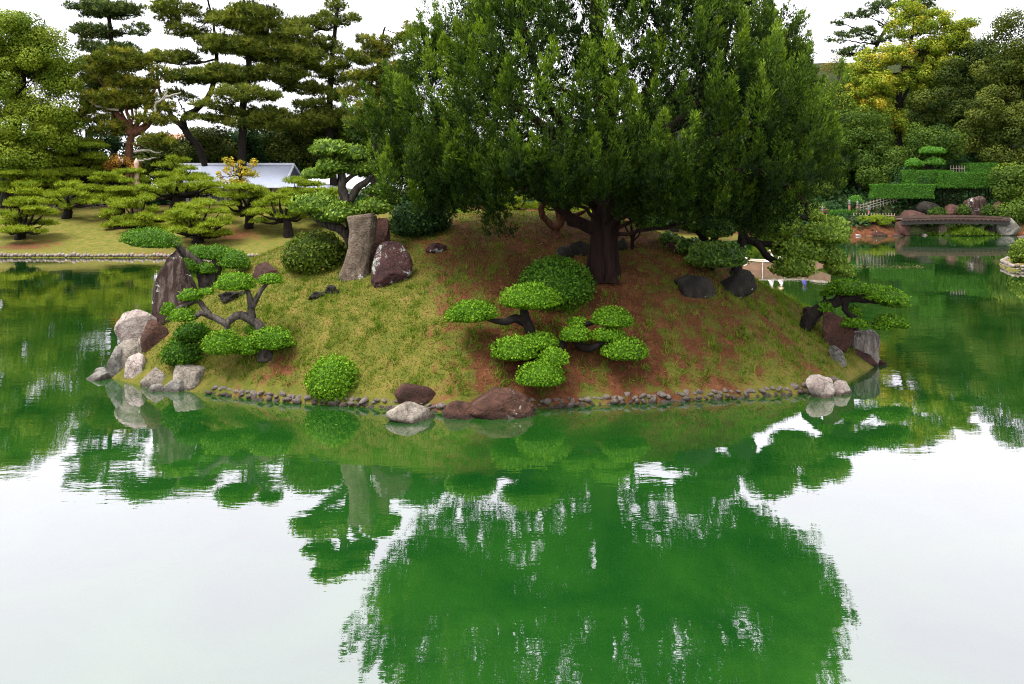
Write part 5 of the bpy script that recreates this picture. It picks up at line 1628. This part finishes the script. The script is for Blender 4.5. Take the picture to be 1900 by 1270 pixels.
for i, (lab, a) in enumerate([
        ("pale flat boulder in the water under the bridge", (1704, 434, 1734, 446, 'rock_pale', 87.5)), ("small bluish stone beside the bridge pier", (1752, 435, 1766, 446, 'rock_grey', 87.5)), ("tall grey split rock at the bridge's right end", (1846, 403, 1888, 441, 'rock_grey', 87.5)),
        ("triangular reddish rock behind the bridge rail", (1752, 379, 1786, 403, 'rock_redplain', 92)), ("large dark brown cliff rock behind the bridge", (1791, 364, 1832, 404, 'rock_streak', 92.5)), ("dark rock with rusty top at the cliff's right", (1838, 374, 1866, 404, 'rock_redplain', 92.5)),
        ("low red-brown rock behind the bridge's left end", (1670, 390, 1722, 406, 'rock_redplain', 91)), ("grey mossy rock under the left hedge", (1702, 374, 1750, 402, 'rock_dark', 94)), ("reddish rock left of the golden promontory", (1567, 402, 1587, 434, 'rock_redplain', 89)),
        ("white stone at the promontory's waterline", (1586, 435, 1602, 446, 'rock_pale', 86.8)), ("brown flat rock below the promontory pine", (1616, 428, 1646, 446, 'rock_redplain', 86.9)), ("red boulder at the bridge's left abutment", (1660, 408, 1688, 436, 'rock_redplain', 87.4)),
        ("red flat rock at the waterline by the left abutment", (1648, 433, 1680, 446, 'rock_redplain', 86.8)), ("white-topped stone right of the promontory's white stone", (1602, 437, 1618, 445, 'rock_pink', 86.8)), ("dark rock at the water's edge under the right abutment", (1822, 418, 1850, 443, 'rock_dark', 88)), ("flat brown stone in the water right of the bridge", (1850, 441, 1880, 449, 'rock_redplain', 86)),
        ("pale stone at the right frame edge by the far shore", (1886, 438, 1908, 450, 'rock_grey', 85))]):
    u0, v0, u1, v1, mt, Y_ = a
    rock("far_rock", lab, u0, v0, u1, v1, M[mt], 210 + i, dr=.8, cuts=7, squash=.4, Yabs=Y_, bury=.25, level=3)

for lab, bx4 in (("small dark shrub between the rocks behind the bridge", (1776, 380, 1800, 402)), ("small shrub at the left end of the cliff rocks", (1722, 384, 1756, 404)), ("small shrub between the right cliff rocks", (1822, 380, 1846, 403))):
    ball_shrub("cliff_shrub", lab, *bx4, M['mid_tree'], 150, .2, .06, .35, .2, where=at((bx4[0] + bx4[2]) / 2, bx4[3], 91.4), freq=5)

# grassy tuft bank under the bridge
gcl = at(1792, 443, 88.2)
n_ = 5000
P = np.stack([gcl.x + RNG.normal(size=n_) * 1.3, 88.5 + RNG.normal(size=n_) * .7, np.full(n_, .05)], 1)
P[:, 2] += .8 * np.exp(-((P[:, 0] - gcl.x) / 1.6) ** 2) * RNG.random(n_)
b = MB()
b.needle(P, unit(np.array([0, 0, 1.]) + RNG.normal(size=(n_, 3)) * .5), RNG.uniform(.25, .55, n_), .035, np.clip(.3 + RNG.normal(size=n_) * .2, 0, 1))
tag(b.obj("waterside_grass", M['grass']), "bright green grass clump at the water under the bridge", "grass", None, 'stuff')

# bamboo fences by the bridge
p0, p1 = at(1584, 409, 90.5), at(1660, 409, 90.5)
rail_fence("picket_fence", "low pale bamboo picket fence on the promontory left of the bridge", p0, p1, .8, 15, (.2, .55), M['bamboo'], .035, .03)
p0, p1 = at(1596, 394, 94), at(1664, 374, 96)
rail_fence("lattice_fence", "weathered lattice fence climbing diagonally under the lowest hedge", p0, p1, 1.0, 12, (.2, .5, .8), M['bamboo_grey'], .035, .03)
p0, p1 = at(1764, 318, 99.5), at(1790, 318, 99.5)
rail_fence("picket_fence", "short bamboo fence beside the topmost hedge", p0, p1, .7, 6, (.35,), M['bamboo_grey'], .035, .03)
for lab, u, v in (("red post with dark cap left of the low hedge", 1526, 404), ("dark-capped post nearest the mushroom shrub", 1576, 392), ("red post with cap at the lattice fence's foot", 1612, 402), ("capped post right of the mushroom shrub", 1591, 394)):
    p = at(u, v, 93.5)
    t_ = thing("bridge_post", p, lab, "post", "capped red posts")
    MB().tube([p - Vector((0, 0, .8)), p + Vector((0, 0, .75))], [.13, .12], 10).obj("shaft", M['post_red'], t_, True)
    q = np.array(p)
    MB().tube([q + [0, 0, .75], q + [0, 0, .85], q + [0, 0, .95], q + [0, 0, 1.1], q + [0, 0, 1.22], q + [0, 0, 1.35]], [.15, .15, .09, .15, .12, .01], 10).obj("cap", M['post_cap'], t_, True)
p0, p1 = at(1500, 398, 93.6), at(1536, 398, 93.6)
rail_fence("rail_fence", "red wooden railing ending at the red capped post", p0, p1, .6, 3, (.25, .55), M['post_red'], .06, .05)

# right bank shrub and edging
f_ = on_z(1888, 500, .3)
ball_shrub("round_shrub", "round yellow-green shrub on the bank at the right frame edge", 1876, 442, 1944, 494, M['mid_tree'], 240, .2, .06, .8, .1, where=Vector((34.2, 51.2, .4)))
b = MB()
pe = [(40, 44.5), (34.5, 48.3), (31.9, 50.8), (33.2, 54), (38, 60)]
for (ax, ay), (bx_, by_) in zip(pe[:-1], pe[1:]):
    n_ = int(math.hypot(bx_ - ax, by_ - ay) / .27)
    for i in range(n_):
        t = i / n_
        V, T = ICO[1]
        for zz0 in (.1, .28):
            b.add(V * np.array([RNG.uniform(.14, .2), RNG.uniform(.14, .2), RNG.uniform(.11, .16)]) + np.array([ax + (bx_ - ax) * t, ay + (by_ - ay) * t, zz0 + RNG.uniform(-.04, .04)]), T=T)
tag(b.obj("bank_stones", M['pebble'], None, True), "stone edging of the bank at the right frame edge", "stone edging", None, 'stuff')

# ------------------------------------------------------------------ wooden boat and its passengers
BO = on_z(1440, 503, 0)
boat = thing("wooden_boat", (BO.x, BO.y + 1, 0), "flat-bottomed cedar boat with passengers behind the hanging pads", "boat")
x0, x1 = on_z(1352, 500).x, on_z(1536, 500).x
yb = BO.y + .9
n_ = 16
hullV, hullQ = [], []
for i in range(n_ + 1):
    s = i / n_
    x = x0 + (x1 - x0) * s
    w_ = .75 * (1 - .45 * abs(2 * s - 1) ** 3)
    rise = .28 * abs(2 * s - 1) ** 3
    hullV += [(x, yb - w_, .52 + rise), (x, yb - w_ * .8, -.12 + rise * 1.6), (x, yb + w_ * .8, -.12 + rise * 1.6), (x, yb + w_, .52 + rise),
              (x, yb + w_ * .92, .50 + rise), (x, yb + w_ * .74, .1 + rise), (x, yb - w_ * .74, .1 + rise), (x, yb - w_ * .92, .50 + rise)]
for i in range(n_):
    a = i * 8
    for j in range(8):
        hullQ.append((a + j, a + (j + 1) % 8, a + 8 + (j + 1) % 8, a + 8 + j))
hullQ += [(0, 7, 6, 1), (1, 6, 5, 2), (2, 5, 4, 3)]
e = n_ * 8
hullQ += [(e, e + 1, e + 6, e + 7), (e + 1, e + 2, e + 5, e + 6), (e + 2, e + 3, e + 4, e + 5)]
MB().add(hullV, hullQ).obj("hull", M['boat_wood'], boat)
for s_ in (-1, 1):
    MB().tube([(x0 + (x1 - x0) * i / 12, yb + s_ * .77 * (1 - .45 * abs(2 * i / 12 - 1) ** 3), .55 + .28 * abs(2 * i / 12 - 1) ** 3) for i in range(13)], .035, 6).obj("gunwale", M['boat_pale'], boat)
MB().box((x0 + .55, yb, .78), (1.0, 1.05, .05)).obj("bow_deck", M['boat_pale'], boat)
MB().box((x1 - .55, yb, .76), (.9, 1.0, .05)).obj("stern_deck", M['boat_pale'], boat)
for xs_ in (.24, .42, .6, .76):
    MB().box((x0 + (x1 - x0) * xs_, yb, .36), (.3, 1.15, .05)).obj("bench", M['boat_wood'], boat)
for xs_ in (.30, .52, .70):
    MB().box((x0 + (x1 - x0) * xs_, yb - .735, .25), (.06, .05, .56)).obj("frame_rib", M['boat_pale'], boat)
rp = [(x0 + .15, yb - .5, .82), (x0 + .3, yb - .66, .55), (x0 + .55, yb - .72, .32), (x0 + .85, yb - .74, .35), (x0 + 1.05, yb - .72, .55)]
c_ = curve([(*p, .022) for p in rp], 5)
MB().tube(c_[:, :3], .022, 6).obj("rope", M['rope'], boat, True)


def seated_person(label, x, y, z, cloth, hat, face=-1):
    t = thing("person", (x, y, z), label, "person")
    me = bpy.data.meshes.new("body")
    # pelvis, spine, neck, head, arms, legs (seated), facing along x*face
    f = face
    V = [(0, 0, .10), (0, 0, .30), (0, 0, .48), (0, 0, .56), (.02 * f, 0, .66), (.03 * f, 0, .76),
         (0, .17, .48), (.08 * f, .22, .28), (.28 * f, .14, .16), (0, -.17, .48), (.08 * f, -.22, .28), (.28 * f, -.14, .16),
         (.02 * f, .1, .08), (.40 * f, .13, .10), (.44 * f, .13, -.28), (.54 * f, .13, -.30), (.02 * f, -.1, .08), (.40 * f, -.13, .10), (.44 * f, -.13, -.28), (.54 * f, -.13, -.30)]
    E = [(0, 1), (1, 2), (2, 3), (3, 4), (4, 5), (2, 6), (6, 7), (7, 8), (2, 9), (9, 10), (10, 11), (0, 12), (12, 13), (13, 14), (14, 15), (0, 16), (16, 17), (17, 18), (18, 19)]
    Rr = [.15, .15, .15, .055, .095, .08, .07, .052, .035, .07, .052, .035, .1, .075, .055, .04, .1, .075, .055, .04]
    me.from_pydata(V, E, [])
    o = link("body", me, None)
    o.parent = t
    m = o.modifiers.new("skin", 'SKIN')
    sk_ = me.skin_vertices[0].data if me.skin_vertices else None
    if sk_ is None:
        bm = bmesh.new()
        bm.from_mesh(me)
        bm.verts.layers.skin.verify()
        bm.to_mesh(me)
        bm.free()
        sk_ = me.skin_vertices[0].data
    for i, r in enumerate(Rr):
        sk_[i].radius = (r, r * (1.15 if i in (1, 2) else 1))
    sk_[0].use_root = True
    s = o.modifiers.new("sub", 'SUBSURF')
    s.levels = s.render_levels = 2
    me.materials.append(cloth)
    hd = MB()
    V_, T_ = ICO[3]
    hv = V_ * np.array([.088, .075, .115])
    hv[:, 0] += np.where((np.abs(V_[:, 2] + .05) < .25) & (V_[:, 0] * f > .85) & (np.abs(V_[:, 1]) < .25), .022 * f, 0)
    hd.add(hv + np.array([.035 * f, 0, .70]), T=T_)
    h = hd.obj("head", M['skin'], None, True)
    h.parent = t
    ht = MB()
    pr_ = [(.75, .22), (.765, .2), (.82, .11), (.86, .09), (.885, .02)]
    ht.tube([(.03 * f, 0, z_) for z_, r in pr_], [r for z_, r in pr_], 14)
    h = ht.obj("hat", hat, None, True)
    h.parent = t
    return t


seated_person("passenger in white shirt and straw hat at the boat's middle, nearer the bow", x0 + (x1 - x0) * .42, yb - .15, .42, M['cloth_white'], M['straw'])
seated_person("second passenger in white beside the straw-hatted one, half hidden by leaves", x0 + (x1 - x0) * .53, yb + .1, .42, M['cloth_white'], M['straw'])
seated_person("passenger in purple near the boat's stern", x0 + (x1 - x0) * .76, yb, .42, M['cloth_purple'], M['cloth_dark'])

# ------------------------------------------------------------------ undergrowth on the wooded slopes
n_ = 26000
ux = np.concatenate([RNG.uniform(34, 85, n_), RNG.uniform(-60, 40, n_)])
uy = np.concatenate([RNG.uniform(90, 135, n_), RNG.uniform(88, 104, n_)])
uz = ground_h(ux, uy)
ok = uz > .4
P = np.stack([ux, uy, uz + RNG.uniform(0, .9, len(ux))], 1)[ok]
b = MB()
d = unit(RNG.normal(size=P.shape) + np.array([0, -.3, .5]))
b.leaf(P, unit(np.cross(d, RNG.normal(size=P.shape))), d, RNG.uniform(.35, .7, len(P)), .17, np.clip(.35 + RNG.normal(size=len(P)) * .2, 0, 1), True)
tag(b.obj("undergrowth", M['dark_tree']), "dark leafy undergrowth covering the wooded slopes", "undergrowth", None, 'stuff')

# ------------------------------------------------------------------ pale flecks painted in place of water sparkles, with stray floating leaves
n_ = 260
uu, vv_ = RNG.uniform(1585, 1715, n_), 495 + RNG.normal(size=n_) * 2.5
u2, v2 = RNG.uniform(1560, 1880, 40), RNG.uniform(470, 560, 40)
pp = [on_z(a, c, .004) for a, c in zip(np.concatenate([uu, u2]), np.concatenate([vv_, v2]))]
P = np.array([p[:] for p in pp])
P = P[poly_dist(P[:, 0], P[:, 1], ISLAND) < -.15]
D = RNG.normal(size=P.shape)
D[:, 2] = 0
b = MB()
far_ = P[:, 1] > 40
b.leaf(P, unit(D), np.tile(np.array([0, 0, 1.]), (len(P), 1)), np.where(far_, RNG.uniform(.06, .14, len(P)), RNG.uniform(.025, .06, len(P))), np.where(far_, .03, .012), RNG.uniform(.6, 1, len(P)))
tag(b.obj("sparkle_flecks", M['litter']), "pale flecks standing in for sparkles on the pond surface, with stray leaves", "flecks", None, 'stuff')
